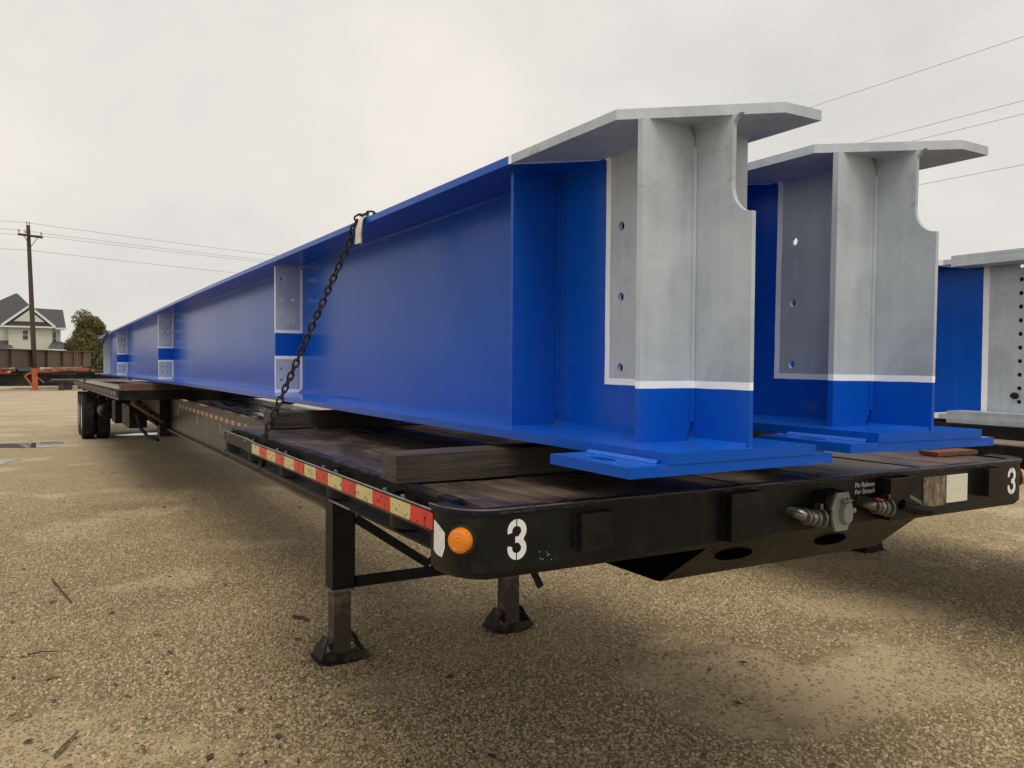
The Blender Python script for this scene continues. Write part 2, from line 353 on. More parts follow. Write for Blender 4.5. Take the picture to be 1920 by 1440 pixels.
def BX(name, mat, parent, x0, x1, y0, y1, z0, z1, bevel=.003, **k):
    bm = bmesh.new(); box(bm, x0, x1, y0, y1, z0, z1); return fin(name, bm, mat, parent, bevel, 1, **k)
def loft(bm, secs, caps=(True, True)):
    rows = [[bm.verts.new(p) for p in s_] for s_ in secs]; n = len(rows[0])
    for a, b in zip(rows, rows[1:]):
        for i in range(n): bm.faces.new((a[i], a[(i + 1) % n], b[(i + 1) % n], b[i]))
    if caps[0]: bm.faces.new(rows[0][::-1])
    if caps[1]: bm.faces.new(rows[-1])
    return rows
def rect_y(x0, x1, y, z0, z1): return [(x0, y, z0), (x1, y, z0), (x1, y, z1), (x0, y, z1)]
def tube(bm, pts, rad, n=8, caps=True):
    pts = [Vector(p) for p in pts]; rad = rad if isinstance(rad, (list, tuple)) else [rad] * len(pts)
    secs = []; prev = None
    for i, p in enumerate(pts):
        d = ((pts[min(i + 1, len(pts) - 1)] - pts[max(i - 1, 0)])).normalized()
        if prev is None: a = d.orthogonal().normalized()
        else: a = (prev - d * prev.dot(d)).normalized()
        b = d.cross(a); prev = a
        secs.append([p + (a * math.cos(6.2832 * k / n) + b * math.sin(6.2832 * k / n)) * rad[i] for k in range(n)])
    loft(bm, secs, (caps, caps))
def lathe(bm, prof, axis='x', n=32, origin=(0, 0, 0)):
    o_ = Vector(origin); rows = []
    for a, r_ in prof:
        row = []
        for k in range(n):
            c_, s_ = math.cos(6.28318 * k / n) * r_, math.sin(6.28318 * k / n) * r_
            p = (a, c_, s_) if axis == 'x' else ((c_, a, s_) if axis == 'y' else (c_, s_, a)); row.append(bm.verts.new(o_ + Vector(p)))
        rows.append(row)
    for a, b in zip(rows, rows[1:]):
        for i in range(n): bm.faces.new((a[i], a[(i + 1) % n], b[(i + 1) % n], b[i]))
    if prof[0][1] > 1e-5: bm.faces.new(rows[0][::-1])
    if prof[-1][1] > 1e-5: bm.faces.new(rows[-1])
def plate(bm, outline, holes, to3, t0, t1, skip=None):
    """flat plate with holes; outline and holes are 2-D loops, to3(u, v, t) places them"""
    loops = [outline] + holes; tris = tessellate_polygon([[Vector((u, v_, 0)) for u, v_ in l] for l in loops])
    fl = [p for l in loops for p in l]
    A = [bm.verts.new(to3(u, v_, t0)) for u, v_ in fl]; Bv = [bm.verts.new(to3(u, v_, t1)) for u, v_ in fl]
    for a, b, c_ in tris:
        for V_ in (A, Bv):
            try: bm.faces.new((V_[a], V_[b], V_[c_]))
            except ValueError: pass
    k = 0
    for l in loops:
        n = len(l)
        for i in range(n):
            j = (i + 1) % n
            if skip and skip(l[i], l[j]): continue
            bm.faces.new((A[k + i], A[k + j], Bv[k + j], Bv[k + i]))
        k += n
def circ(u, v_, r_, n=14): return [(u + r_ * math.cos(6.28318 * i / n), v_ + r_ * math.sin(6.28318 * i / n)) for i in range(n)]
def beam_between(bm, a, b, w_, h_):
    a, b = Vector(a), Vector(b); d = (b - a).normalized(); s_ = d.cross(Vector((0, 0, 1)))
    if s_.length < 1e-3: s_ = Vector((1, 0, 0))
    s_.normalize(); u_ = s_.cross(d)
    loft(bm, [[p + s_ * i * w_ / 2 + u_ * j * h_ / 2 for i, j in ((-1, -1), (1, -1), (1, 1), (-1, 1))] for p in (a, b)])
def copy_tree(o, parent=None):
    c_ = o.copy(); COL.objects.link(c_); c_.parent = parent
    for ch in list(o.children): copy_tree(ch, c_)
    return c_

# ================================================================== SETTING
bm = bmesh.new()
gv = [bm.verts.new(p) for p in ((-900, -60, 0), (900, -60, 0), (900, 1500, 0), (-900, 1500, 0))]; bm.faces.new(gv)
ground = struct(fin('ground', bm, 'gravel_ground')); ground['label'] = 'tan gravel yard with sandy patches'; ground['category'] = 'ground'
bm = bmesh.new(); box(bm, -300, 300, 74, 86, -.2, .01); struct(fin('grass_verge', bm, 'grass'))
bm = bmesh.new(); box(bm, -300, 300, 86, 93, -.2, .012); struct(fin('road', bm, 'asphalt'))
bm = bmesh.new(); box(bm, -300, 300, 93, 700, -.2, .016); struct(fin('lawn', bm, 'grass'))

def blob(cx, cy, rx, ry, z, seed, n=40, rot=0):
    pts = []
    for i in range(n):
        a = 6.28318 * i / n; k = .72 + .55 * noise.noise(Vector((math.cos(a) * 1.3 + seed, math.sin(a) * 1.3, seed * .7)))
        x, y = math.cos(a) * rx * k, math.sin(a) * ry * k
        pts.append((cx + x * math.cos(rot) - y * math.sin(rot), cy + x * math.sin(rot) + y * math.cos(rot), z))
    return pts
for (cx, cy, rx, ry, sd_, mt) in [(-1.75, 15.6, .75, .55, 3.1, 'puddle_water'), (-1.15, 18.75, 1.35, .8, 8.3, 'puddle_water'), (1.6, 20.6, 1.3, .4, 1.4, 'puddle_water'),
                                 (.70, 2.46, .19, .07, 6.6, 'mud'), (2.84, 2.06, .20, .06, 2.2, 'mud')]:
    bm = bmesh.new(); bm.faces.new([bm.verts.new(p) for p in blob(cx, cy, rx, ry, .006, sd_)])
    struct(fin('puddle', bm, mt))

# gravel stones (uncountable): scattered over the yard near the camera
def make_gravel():
    bm = bmesh.new(); Dn, Df = 3.2, 12.5
    f2 = Vector((math.sin(YAW), math.cos(YAW), 0)); r2 = Vector((math.cos(YAW), -math.sin(YAW), 0)); o2 = Vector((CAM.x, CAM.y, .0))
    rows = []
    for i in range(12):
        D = Dn + (Df - Dn) * i / 11; rows.append([bm.verts.new(o2 + f2 * D + r2 * (D * .70 + .5) * (j / 5 - 1)) for j in range(11)])
    for a, b in zip(rows, rows[1:]):
        for j in range(10): bm.faces.new((a[j], a[j + 1], b[j + 1], b[j]))
    o = fin('gravel', bm, 'gravel_stone'); struct(o, 'stuff'); o['label'] = 'loose tan gravel stones strewn over the yard'; o['category'] = 'gravel'
    g = bpy.data.node_groups.new('scatter', 'GeometryNodeTree')
    g.interface.new_socket('Geometry', in_out='INPUT', socket_type='NodeSocketGeometry'); g.interface.new_socket('Geometry', in_out='OUTPUT', socket_type='NodeSocketGeometry')
    N = lambda t_, **k: (lambda n_: ([setattr(n_, a, b) for a, b in k.items()], n_)[1])(g.nodes.new(t_))
    gi, go = N('NodeGroupInput'), N('NodeGroupOutput'); lk = g.links.new
    def scatter(dens, smin, smax, seed, sandy):
        di = N('GeometryNodeDistributePointsOnFaces'); di.inputs['Seed'].default_value = seed
        ps = N('GeometryNodeInputPosition'); no = N('ShaderNodeTexNoise'); no.inputs['Scale'].default_value = SAND_SCALE; no.inputs['Detail'].default_value = 4; no.inputs['Roughness'].default_value = .55
        mr = N('ShaderNodeMapRange'); mr.inputs['From Min'].default_value = SAND_LO; mr.inputs['From Max'].default_value = SAND_HI
        mr.inputs['To Min'].default_value = dens; mr.inputs['To Max'].default_value = dens * sandy
        lk(ps.outputs[0], no.inputs['Vector']); cur = no.outputs[0]
        def mth(op, x, y_, clamp=False):
            q = N('ShaderNodeMath', operation=op, use_clamp=clamp)
            for i_, vv in enumerate((x, y_)):
                if isinstance(vv, bpy.types.NodeSocket): lk(vv, q.inputs[i_])
                else: q.inputs[i_].default_value = vv
            return q.outputs[0]
        for bx, by, br, ba in SAND_SPOTS:
            dn = N('ShaderNodeVectorMath', operation='DISTANCE'); lk(ps.outputs[0], dn.inputs[0]); dn.inputs[1].default_value = (bx, by, 0)
            cur = mth('ADD', cur, mth('MULTIPLY', mth('SUBTRACT', 1.0, mth('DIVIDE', dn.outputs['Value'], br), True), ba))
        lk(cur, mr.inputs['Value'])
        dc = N('ShaderNodeVectorMath', operation='DISTANCE'); lk(ps.outputs[0], dc.inputs[0]); dc.inputs[1].default_value = (CAM.x, CAM.y, 0)
        fd = N('ShaderNodeMapRange'); fd.inputs['From Min'].default_value = 6; fd.inputs['From Max'].default_value = 12.5; fd.inputs['To Min'].default_value = 1; fd.inputs['To Max'].default_value = .04
        lk(dc.outputs['Value'], fd.inputs['Value']); lk(mth('MULTIPLY', mr.outputs[0], fd.outputs[0]), di.inputs['Density']); lk(gi.outputs[0], di.inputs['Mesh'])
        ic = N('GeometryNodeMeshIcoSphere'); ic.inputs['Radius'].default_value = 1; ic.inputs['Subdivisions'].default_value = 2
        sp = N('GeometryNodeSetPosition'); n2 = N('ShaderNodeTexNoise'); n2.inputs['Scale'].default_value = 1.1 + seed * .13; n2.inputs['Detail'].default_value = 2
        sb = N('ShaderNodeVectorMath', operation='SUBTRACT'); sb.inputs[1].default_value = (.5, .5, .5); sl = N('ShaderNodeVectorMath', operation='SCALE'); sl.inputs['Scale'].default_value = 1.5
        lk(n2.outputs['Color'], sb.inputs[0]); lk(sb.outputs[0], sl.inputs[0]); lk(sl.outputs[0], sp.inputs['Offset']); lk(ic.outputs[0], sp.inputs['Geometry'])
        sm = N('GeometryNodeSetMaterial'); sm.inputs['Material'].default_value = MAT['gravel_stone']; lk(sp.outputs[0], sm.inputs[0])
        ins = N('GeometryNodeInstanceOnPoints'); lk(di.outputs['Points'], ins.inputs['Points']); lk(sm.outputs[0], ins.inputs['Instance'])
        rr = N('FunctionNodeRandomValue', data_type='FLOAT_VECTOR'); rr.inputs[0].default_value = (0, 0, 0); rr.inputs[1].default_value = (.5, .5, 6.283); rr.inputs['Seed'].default_value = seed + 3
        rs = N('FunctionNodeRandomValue', data_type='FLOAT_VECTOR'); rs.inputs[0].default_value = (smin, smin * .8, smin * .6); rs.inputs[1].default_value = (smax, smax * .85, smax * .6); rs.inputs['Seed'].default_value = seed + 9
        lk(rr.outputs[0], ins.inputs['Rotation']); lk(rs.outputs[0], ins.inputs['Scale']); return ins
    a = scatter(2300, .0055, .0128, 1, .10); b = scatter(1100, .006, .0150, 2, .06); c_ = scatter(45, .011, .020, 3, .25)
    j = N('GeometryNodeJoinGeometry')
    for n_ in (a, b, c_): lk(n_.outputs[0], j.inputs[0])
    lk(j.outputs[0], go.inputs[0])
    m_ = o.modifiers.new('scatter', 'NODES'); m_.node_group = g
make_gravel()

# ================================================================== GIRDERS
def drop(y): 
    k = y - 6.5; return -.0070 * (math.sqrt(k * k + 2.25) + k) / 2 + .0070 * (math.sqrt(42.25 + 2.25) - 6.5) / 2
ZB, ZT, XW0, XW1 = 1.628, 2.542, .745, .759
ystat = [.9 + i * .55 for i in range(39)] + [22.1]
def girder(label, loc):
    g = empty('steel_bridge_girder', loc); tag(g, label, 'girder', 'pair of blue girders on the near trailer')
    # web: near end with cope and bolt holes, then the long run
    bm = bmesh.new(); o_ = [(.9, ZB), (-.256, ZB), (-.256, 2.267)]
    cy_, cz_, ra = -.256, 2.347, .076
    for i in range(1, 9):
        a = R(-90 + 90 * i / 8); o_.append((-.256 + ra * math.sin(R(90 * i / 8)), 2.267 + .085 * (1 - math.cos(R(90 * i / 8)))))
    o_ += [(-.182, ZT - .022), (-.196, ZT - .006), (-.212, ZT), (.9, ZT)]
    plate(bm, o_, [circ(.313, z, .0155) for z in (2.305, 2.072, 1.838)], lambda u, v_, t_: (t_, u, v_), XW0, XW1, skip=lambda p, q: p[0] == .9 and q[0] == .9)
    loft(bm, [rect_y(XW0, XW1, y, ZB, ZT) for y in ystat], (False, True))
    fin('web', bm, 'blue_web', g, camber=drop)
    # top flange with clipped end
    def fl(x0, x1, y, z0, z1): return rect_y(x0, x1, y, z0, z1)
    bm = bmesh.new()
    secs = [fl(.852, .998, -.270, ZT, ZT + .029), fl(.500, .998, .026, ZT, ZT + .029), fl(.5, .998, .3, ZT, ZT + .029), fl(.5, .998, .62, ZT, ZT + .029)] + [fl(.5, .998, y, ZT, ZT + .029) for y in ystat]
    loft(bm, secs); fin('top_flange', bm, 'blue_flange', g, .0022, 1, camber=drop)
    bm = bmesh.new(); loft(bm, [fl(.437, .974, y, ZB - .028, ZB) for y in [-.288, .1, .5] + ystat + [22.5]])
    fin('bottom_flange', bm, 'blue_far_flange', g, .003, 1, camber=drop)
    # fillet welds
    bm = bmesh.new(); yy = [-.25, .3] + ystat
    for z, s_ in ((ZB, 1), (ZT, -1)):
        if s_ < 0: fin('weld_bead', bm, 'blue_plain', g, camber=drop); bm = bmesh.new()
        ys = yy if s_ > 0 else [-.17, .3] + ystat
        loft(bm, [[(XW0 + .001, y, z - .001 * s_), (XW0 - .010, y, z - .001 * s_), (XW0 + .001, y, z + .010 * s_)] for y in ys])
    fin('weld_bead', bm, 'blue_web', g, camber=drop)
    # bearing stiffeners both sides with clipped inner corners
    for side in (0, 1):
        xi, xo = (XW0, .548) if side == 0 else (XW1, .956)
        s_ = -1 if side == 0 else 1
        ol = [(xo, ZB), (xi + s_ * .028, ZB), (xi, ZB + .055), (xi, ZT - .062), (xi + s_ * .006, ZT - .035), (xi + s_ * .018, ZT - .012), (xi + s_ * .028, ZT), (xo, ZT)]
        bm = bmesh.new(); plate(bm, ol, [], lambda u, v_, t_: (u, t_, v_), -.034, -.012); fin('bearing_stiffener', bm, 'blue_stiff', g, .0015, 1, camber=drop)
        bm = bmesh.new(); tube(bm, [(xi + s_ * .004, -.037, ZB + .055), (xi + s_ * .004, -.037, 1.95), (xi + s_ * .004, -.037, ZT - .058)], .0065, 6); fin('weld_bead', bm, 'blue_stiff', g, camber=drop)
        ol = [(xo, ZB), (xi + s_ * .025, ZB), (xi, ZB + .03), (xi, ZT - .03), (xi + s_ * .02, ZT), (xo, ZT - .012)]
        bm = bmesh.new(); plate(bm, ol, [], lambda u, v_, t_: (u, t_, v_), .683, .701); fin('web_stiffener', bm, 'blue_plain', g, .0015, 1, camber=drop)
        bm = bmesh.new(); tube(bm, [(xi + s_ * .003, .680, ZB + .04), (xi + s_ * .003, .680, ZT - .04)], .005, 6); fin('weld_bead', bm, 'blue_plain', g, camber=drop)
    # connection plates
    ol = [(.552, ZB + .002), (XW0 - .03, ZB + .002), (XW0, ZB + .032), (XW0, ZT - .032), (XW0 - .026, ZT - .012), (.548, ZT - .012)]
    hs = [circ(x, z, .0135, 12) for x in (.597, .674) for z in (2.445, 2.296, 2.147, 1.80, 1.722)]
    first = None
    for y in (4.038, 10.442, 17.09):
        if first is None:
            bm = bmesh.new(); plate(bm, ol, hs, lambda u, v_, t_: (u, t_, v_), 0, .016); first = fin('connection_plate', bm, 'blue_conn', g, camber=lambda q: 0.0)
            first.location = (0, y, drop(y))
        else:
            c_ = first.copy(); COL.objects.link(c_); c_.parent = g; c_.location = (0, y, drop(y))
    bm = bmesh.new(); plate(bm, [(.36, ZB), (XW0, ZB), (XW0, ZT), (.56, ZT)][1:3] + [(.60, ZT), (.60, ZB)], [], lambda u, v_, t_: (u, t_, v_), 21.8, 21.82); fin('end_stiffener', bm, 'galv', g, camber=drop)
    # sole plate with slotted holes
    bm = bmesh.new(); sl = lambda cx, cy: [(cx + .022 * math.cos(a_) , cy + .05 * math.sin(a_)) for a_ in [6.28318 * i / 16 for i in range(16)]]
    plate(bm, [(.312, -.286), (1.048, -.286), (1.048, .065), (.312, .065)], [sl(.372, -.10), sl(1.010, -.10)], lambda u, v_, t_: (u, v_, t_), ZB - .0285 - .028, ZB - .0285)
    fin('sole_plate', bm, 'blue_wet', g, camber=drop)
    bm = bmesh.new()
    loft(bm, [[(.4325, y, ZB - .028), (.424, y, ZB - .0278), (.4325, y, ZB - .019)] for y in (-.25, .05)]); fin('weld_bead', bm, 'blue_wet', g, camber=drop)
    return g
girder('blue steel plate girder nearest the camera, its end bare galvanised grey, chained to the trailer', (0, 0, 0))
girder('second blue steel girder with grey end, between the near girder and the next trailer', (.804, .004, .025)).rotation_euler.y = R(.6)

# ================================================================== NEAR TRAILER
W = 2.655; ZD = 1.470
tr = empty('flatbed_trailer'); tag(tr, 'long black stretch flatbed trailer marked 3, carrying the two blue girders', 'trailer')
# front bumper plate swept round the rounded corners
def nose(n=9):
    p = [(0.0, .175)]
    for i in range(n + 1):
        a = R(90 * i / n); p.append((.105 - .105 * math.cos(a), .150 - .150 * math.sin(a)))
    return p + [(W - x, y) for x, y in p[::-1]]
pl = nose()
def inset(p, d):
    out_ = []
    for i, (x, y) in enumerate(p):
        a = Vector(p[max(0, i - 1)]); b = Vector(p[min(len(p) - 1, i + 1)]); t_ = (b - a).normalized(); n_ = Vector((-t_.y, t_.x))
        out_.append((x + n_.x * d, y + n_.y * d))
    return out_
def sweep(bm, prof):     # prof: (inset, z) closed loop
    rings = [inset(pl, d) for d, z in prof]
    secs = [[(rings[k][i][0], rings[k][i][1], prof[k][1]) for k in range(len(prof))] for i in range(len(pl))]
    loft(bm, secs)
bm = bmesh.new(); sweep(bm, [(0, 1.306), (0, 1.458), (.010, 1.458), (.010, 1.306)]); bump_ = fin('bumper_plate', bm, 'bumper_black', tr, smooth=True)
bm = bmesh.new(); sweep(bm, [(-.006, 1.4585), (-.006, 1.4695), (.046, 1.4695), (.046, 1.4585)]); fin('deck_lip', bm, 'deck_lip', tr, .002, 1, smooth=True)
bm = bmesh.new(); sweep(bm, [(0, 1.3055), (.016, 1.286), (.055, 1.282), (.055, 1.290), (.012, 1.3055)]); fin('bottom_lip', bm, 'bumper_black', tr, smooth=True)
bm = bmesh.new(); tube(bm, [(x, y, 1.4705) for x, y in inset(pl, -.005)], .0026, 6); fin('lip_edge', bm, 'lip_worn', tr)
bm = bmesh.new(); rr = random.Random(11)
for k in range(9):
    x = rr.uniform(.235, .30); z = rr.uniform(1.318, 1.348); a = rr.uniform(.0006, .0016)
    bm.faces.new([bm.verts.new((x + a * rr.uniform(.6, 1.2) * math.cos(q), -.0011, z + a * rr.uniform(.6, 1.6) * math.sin(q))) for q in (0, 1.1, 2.2, 3.3, 4.4, 5.4)])
fin('paint_speck', bm, 'white_paint', bump_)['kind'] = 'stuff'
# stencilled number
def three(bm, cx, z0, h):
    k = h / 545.0
    P = lambda u, v_: (cx + (u - 1688) * k, -.0012, z0 + (1110 - v_) * k)
    def arc(a0, a1, cyv, sgn, xmin=None, xmax=None):
        n = 14; ro, ri = [], []
        for i in range(n + 1):
            a = R(a0 + (a1 - a0) * i / n)
            uo, vo_ = 1690 + 146 * math.cos(a), cyv - sgn * 152 * math.sin(a); ui, vi = 1684 + 70 * math.cos(a), cyv - sgn * 66 * math.sin(a) + sgn * 6
            if xmin is not None: uo, ui = max(uo, xmin), max(ui, xmin)
            if xmax is not None: uo, ui = min(uo, xmax), min(ui, xmax)
            ro.append(bm.verts.new(P(uo, vo_))); ri.append(bm.verts.new(P(ui, vi)))
        for i in range(n):
            try: bm.faces.new((ro[i], ro[i + 1], ri[i + 1], ri[i]))
            except ValueError: pass
    arc(-14, -104.5 + 360 - 360, 717, 1) if False else None
    for cyv, sgn in ((717, 1), (958, -1)):
        arc(196, 96, cyv, sgn, xmax=1675); arc(89.5, -62, cyv, sgn, xmin=1691)
    q = [P(1662, 798), P(1775, 790), P(1796, 838), P(1775, 886), P(1662, 878)]
    bm.faces.new([bm.verts.new((p[0], p[1] - .0004, p[2])) for p in q])
for cx in (.1675, 2.507):
    bm = bmesh.new(); three(bm, cx, 1.333, .108); fin('painted_number', bm, 'white_paint', bump_)
# marker lamps on the corners
for s_ in (0, 1):
    lx = .031 if s_ == 0 else W - .031; nrm = Vector((-.82 if s_ == 0 else .82, -.57, 0)).normalized()
    e_ = empty('marker_lamp', (lx, .0435, 1.392)); e_.parent = tr; e_.rotation_euler = nrm.to_track_quat('Z', 'Y').to_euler()
    bm = bmesh.new(); lathe(bm, [(-.008, .040), (.006, .040), (.008, .036)], 'z', 28); fin('grommet', bm, 'rubber', e_, smooth=True)
    bm = bmesh.new(); lathe(bm, [(.004, .0335), (.019, .0332), (.0235, .0315), (.0235, .029), (.026, .0275), (.0272, .023), (.0264, .022), (.0278, .018), (.0272, .0165), (.0286, .012), (.0280, .0105), (.0292, .006), (.0290, 1e-6)], 'z', 32); fin('lens', bm, 'amber_lens', e_, smooth=True)
# stickers
bm = bmesh.new(); q = [(.0185, 1.428), (-.002 + .006, 1.360), (.0, 1.357)]
qs = [(.152, 1.430), (.135, 1.424), (.118, 1.416), (.098, 1.402), (.098, 1.362), (.110, 1.335), (.130, 1.338), (.152, 1.346)]
def nose_x(y): 
    if y >= .15: return 0.0
    a = math.asin(max(0, min(1, (.150 - y) / .150))); return .105 - .105 * math.cos(a)
bm.faces.new([bm.verts.new((nose_x(y) - .0015, y, z)) for y, z in qs]); fin('torn_label', bm, 'sticker_white', bump_)
BX('faded_label', 'tan_wood', tr, .0285, .0298, .93, 1.16, 1.3275, 1.3345, 0)
BX('peeled_label', 'peeled_residue', bump_, 1.917, 2.052, -.003, .002, 1.326, 1.438, 0)
BX('registration_plaque', 'plaque_print', bump_, 2.060, 2.194, -.004, .002, 1.333, 1.438, .001)
def text(name, body, size, loc, mat, parent, shear=.15):
    cu = bpy.data.curves.new(name, 'FONT'); cu.body = body; cu.size = size; cu.shear = shear; cu.space_line = 1.0; cu.offset = size * .012
    ob = bpy.data.objects.new(name, cu); COL.objects.link(ob); bpy.context.view_layer.update()
    me = bpy.data.meshes.new_from_object(ob.evaluated_get(bpy.context.evaluated_depsgraph_get())); bpy.data.objects.remove(ob); me.name = name
    o = new(name, me, mat, parent, loc); o.rotation_euler = (R(90), 0, 0); return o
text('lettering', 'Pin Release\nFor Stretch', .0235, (1.528, -.0012, 1.428), 'white_paint', bump_)
# stake pockets on the bumper
def pocket(name, x0, x1, p, z0, z1):
    bm = bmesh.new(); th = .009
    for a in ((x0, x0 + th, -p, -.0005), (x1 - th, x1, -p, -.0005), (x0, x1, -p - th, -p - .0003)): box(bm, a[0], a[1], a[2], a[3], z0, z1)
    fin(name, bm, 'bumper_black', tr, .002, 1)
    bm = bmesh.new(); tube(bm, [(x0 - .001, -.003, z0), (x0 - .001, -.003, z1)], .004, 6); fin('weld_bead', bm, 'bumper_black', tr)
pocket('stake_pocket', .352, .462, .026, 1.338, 1.443); pocket('stake_pocket', .905, 1.045, .030, 1.308, 1.457)
pocket('stake_pocket', 1.655, 1.80, .042, 1.310, 1.456); pocket('stake_pocket', 2.275, 2.395, .032, 1.345, 1.452)
# coupling: electric socket and air fittings
so = empty('electric_socket', (1.365, 0, 1.372)); so.parent = tr
bm = bmesh.new(); loft(bm, [[(x * k, y, z * k) for x, z in ((-.064, -.05), (-.064, .045), (-.045, .064), (.045, .064), (.064, .045), (.064, -.05))] for y, k in ((-.001, 1.0), (-.06, .93), (-.068, .85))]); fin('housing', bm, 'black_frame', so, .003, 1)
bm = bmesh.new(); hexp = [(-.026, .062), (.030, .062), (.052, .012), (.052, -.012), (.026, -.064), (-.030, -.064), (-.052, -.012), (-.052, .012)]
loft(bm, [[(x, -.0685, z) for x, z in hexp], [(x, -.078, z) for x, z in hexp]]); fin('cover', bm, 'socket_grey', so, .003, 2)
bm = bmesh.new(); lid = [(-.012, .03), (.012, .03), (.026, .005), (.022, -.032), (.0, -.046), (-.022, -.032), (-.026, .005)]
loft(bm, [[(x + .012, -.0785, z) for x, z in lid], [(x * .9 + .012, -.094, z * .9) for x, z in lid]]); fin('lid', bm, 'socket_grey', so, .002, 1)
bm = bmesh.new(); tube(bm, [(-.014, -.09, .034), (.006, -.096, .037), (.030, -.092, .036)], .0045, 8); tube(bm, [(.0, -.085, .028), (.0, -.098, .040), (.008, -.090, .046)], .003, 6); fin('hinge_spring', bm, 'steel_worn', so)
for x in (-.055, .055):
    bm = bmesh.new(); lathe(bm, [(-.084, .009), (-.068, .009)], 'y', 10, (x, 0, -.0)); fin('screw', bm, 'brass_old', so)
def gladhand(x, z, s_, red):
    e_ = empty('gladhand', (x, 0, z)); e_.parent = tr
    bm = bmesh.new(); tube(bm, [(0, -.0005, 0), (0, -.03, 0), (s_ * .012, -.048, -.004), (s_ * .04, -.055, -.012), (s_ * .062, -.056, -.016)], [.019, .019, .021, .022, .020], 12); fin('elbow', bm, 'brass_old', e_, smooth=True)
    for i, (d, r_) in enumerate(((.0, .025), (.022, .024), (.045, .027))):
        bm = bmesh.new(); lathe(bm, [(-.006, r_), (-.004, r_ + .002), (.004, r_ + .002), (.006, r_)], 'x', 14, (s_ * (.012 + d), -.054, -.008 - d * .18)); fin('collar_ring', bm, 'steel_worn' if i % 2 == 0 else 'brass_old', e_, smooth=True)
    bm = bmesh.new(); lathe(bm, [(-.004, .012), (-.005, .033), (.003, .033), (.004, .012)], 'x', 18, (s_ * .078, -.056, -.018)); fin('seal_disc', bm, 'steel_worn', e_, smooth=True)
    bm = bmesh.new(); loft(bm, [[(s_ * .07 + a * .006, -.056 + b * .014, z_) for a, b in ((-1, -1), (1, -1), (1, 1), (-1, 1))] for z_ in (.012, .03)]); fin('lug', bm, 'brass_old', e_, .002, 1)
    if red: bm = bmesh.new(); beam_between(bm, (-.006, -.07, .022), (.026, -.074, .014), .012, .006); fin('red_tag', bm, 'red_handle', e_)
gladhand(1.205, 1.372, 1, False); gladhand(1.552, 1.378, 1, True)
bm = bmesh.new(); tube(bm, [(1.66, -.09, 1.372), (1.70, -.105, 1.356), (1.785, -.115, 1.345)], [.020, .022, .017], 12); fin('release_handle', bm, 'black_frame', tr, smooth=True)
bm = bmesh.new(); beam_between(bm, (1.665, -.115, 1.405), (1.725, -.118, 1.376), .008, .012); fin('release_lever', bm, 'steel_worn', tr)
# coupler pan below the bumper
t = NT('void_black'); t.set(col=(.002, .002, .002), rough=.9, spec=.0); MAT['void_black'] = t.m
P_t = [(.885, .012, 1.300), (1.93, .012, 1.300), (1.95, 1.1, 1.300), (.43, 1.1, 1.300), (.435, .03, 1.300)]; P_b = [(.795, .160, 1.157), (1.87, .160, 1.157), (1.87, .95, 1.157), (.795, .95, 1.157), (.79, .18, 1.157)]
bm = bmesh.new(); T_ = [bm.verts.new(p) for p in P_t]; B_ = [bm.verts.new(p) for p in P_b]
for i in (0, 1, 2): bm.faces.new((T_[i], T_[i + 1], B_[i + 1], B_[i]))
bm.faces.new(B_); bm.faces.new(T_); pan = fin('coupler_pan', bm, 'pan_dark', tr)
bm = bmesh.new(); T_ = [bm.verts.new(P_t[i]) for i in (3, 4, 0)]; B_ = [bm.verts.new(P_b[i]) for i in (3, 4, 0)]
for i in (0, 1): bm.faces.new((T_[i], T_[i + 1], B_[i + 1], B_[i]))
fin('coupler_side', bm, 'void_black', tr)  # side wall coloured near black, its shade painted in
for cx in (1.03, 1.50):
    bm = bmesh.new(); ring = [(cx + .085 * math.cos(a_) + .03 * math.sin(a_), .075 + .026 * math.sin(a_)) for a_ in [6.28318 * i / 18 for i in range(18)]]
    zz = lambda y: 1.300 - (y - .012) / .148 * .143
    bm.faces.new([bm.verts.new((x, y - .003, zz(y) - .003)) for x, y in ring]); fin('grease_slot', bm, 'void_black', pan)
bm = bmesh.new(); tube(bm, [(.575, .60, 1.30), (.590, .60, 1.12), (.616, .59, 1.062)], .013, 10); fin('air_line_stub', bm, 'rubber', tr)
# front deck planks
n = 13; x0, x1 = .112, W - .112; pw = (x1 - x0) / n
for i in range(n):
    a, b = x0 + i * pw + .0018, x0 + (i + 1) * pw - .0018; ys = [.054, .9, 1.7, 2.5, 3.16]; dz = random.uniform(-.003, .003)
    bm = bmesh.new(); loft(bm, [rect_y(a, b, y, 1.43, 1.4665 + dz + random.uniform(-.002, .002)) for y in ys]); fin('deck_plank', bm, 'deck_wood', tr, .003, 1)
BX('deck_underlay', 'black_frame', tr, .12, W - .12, .09, 3.14, 1.408, 1.428, 0)
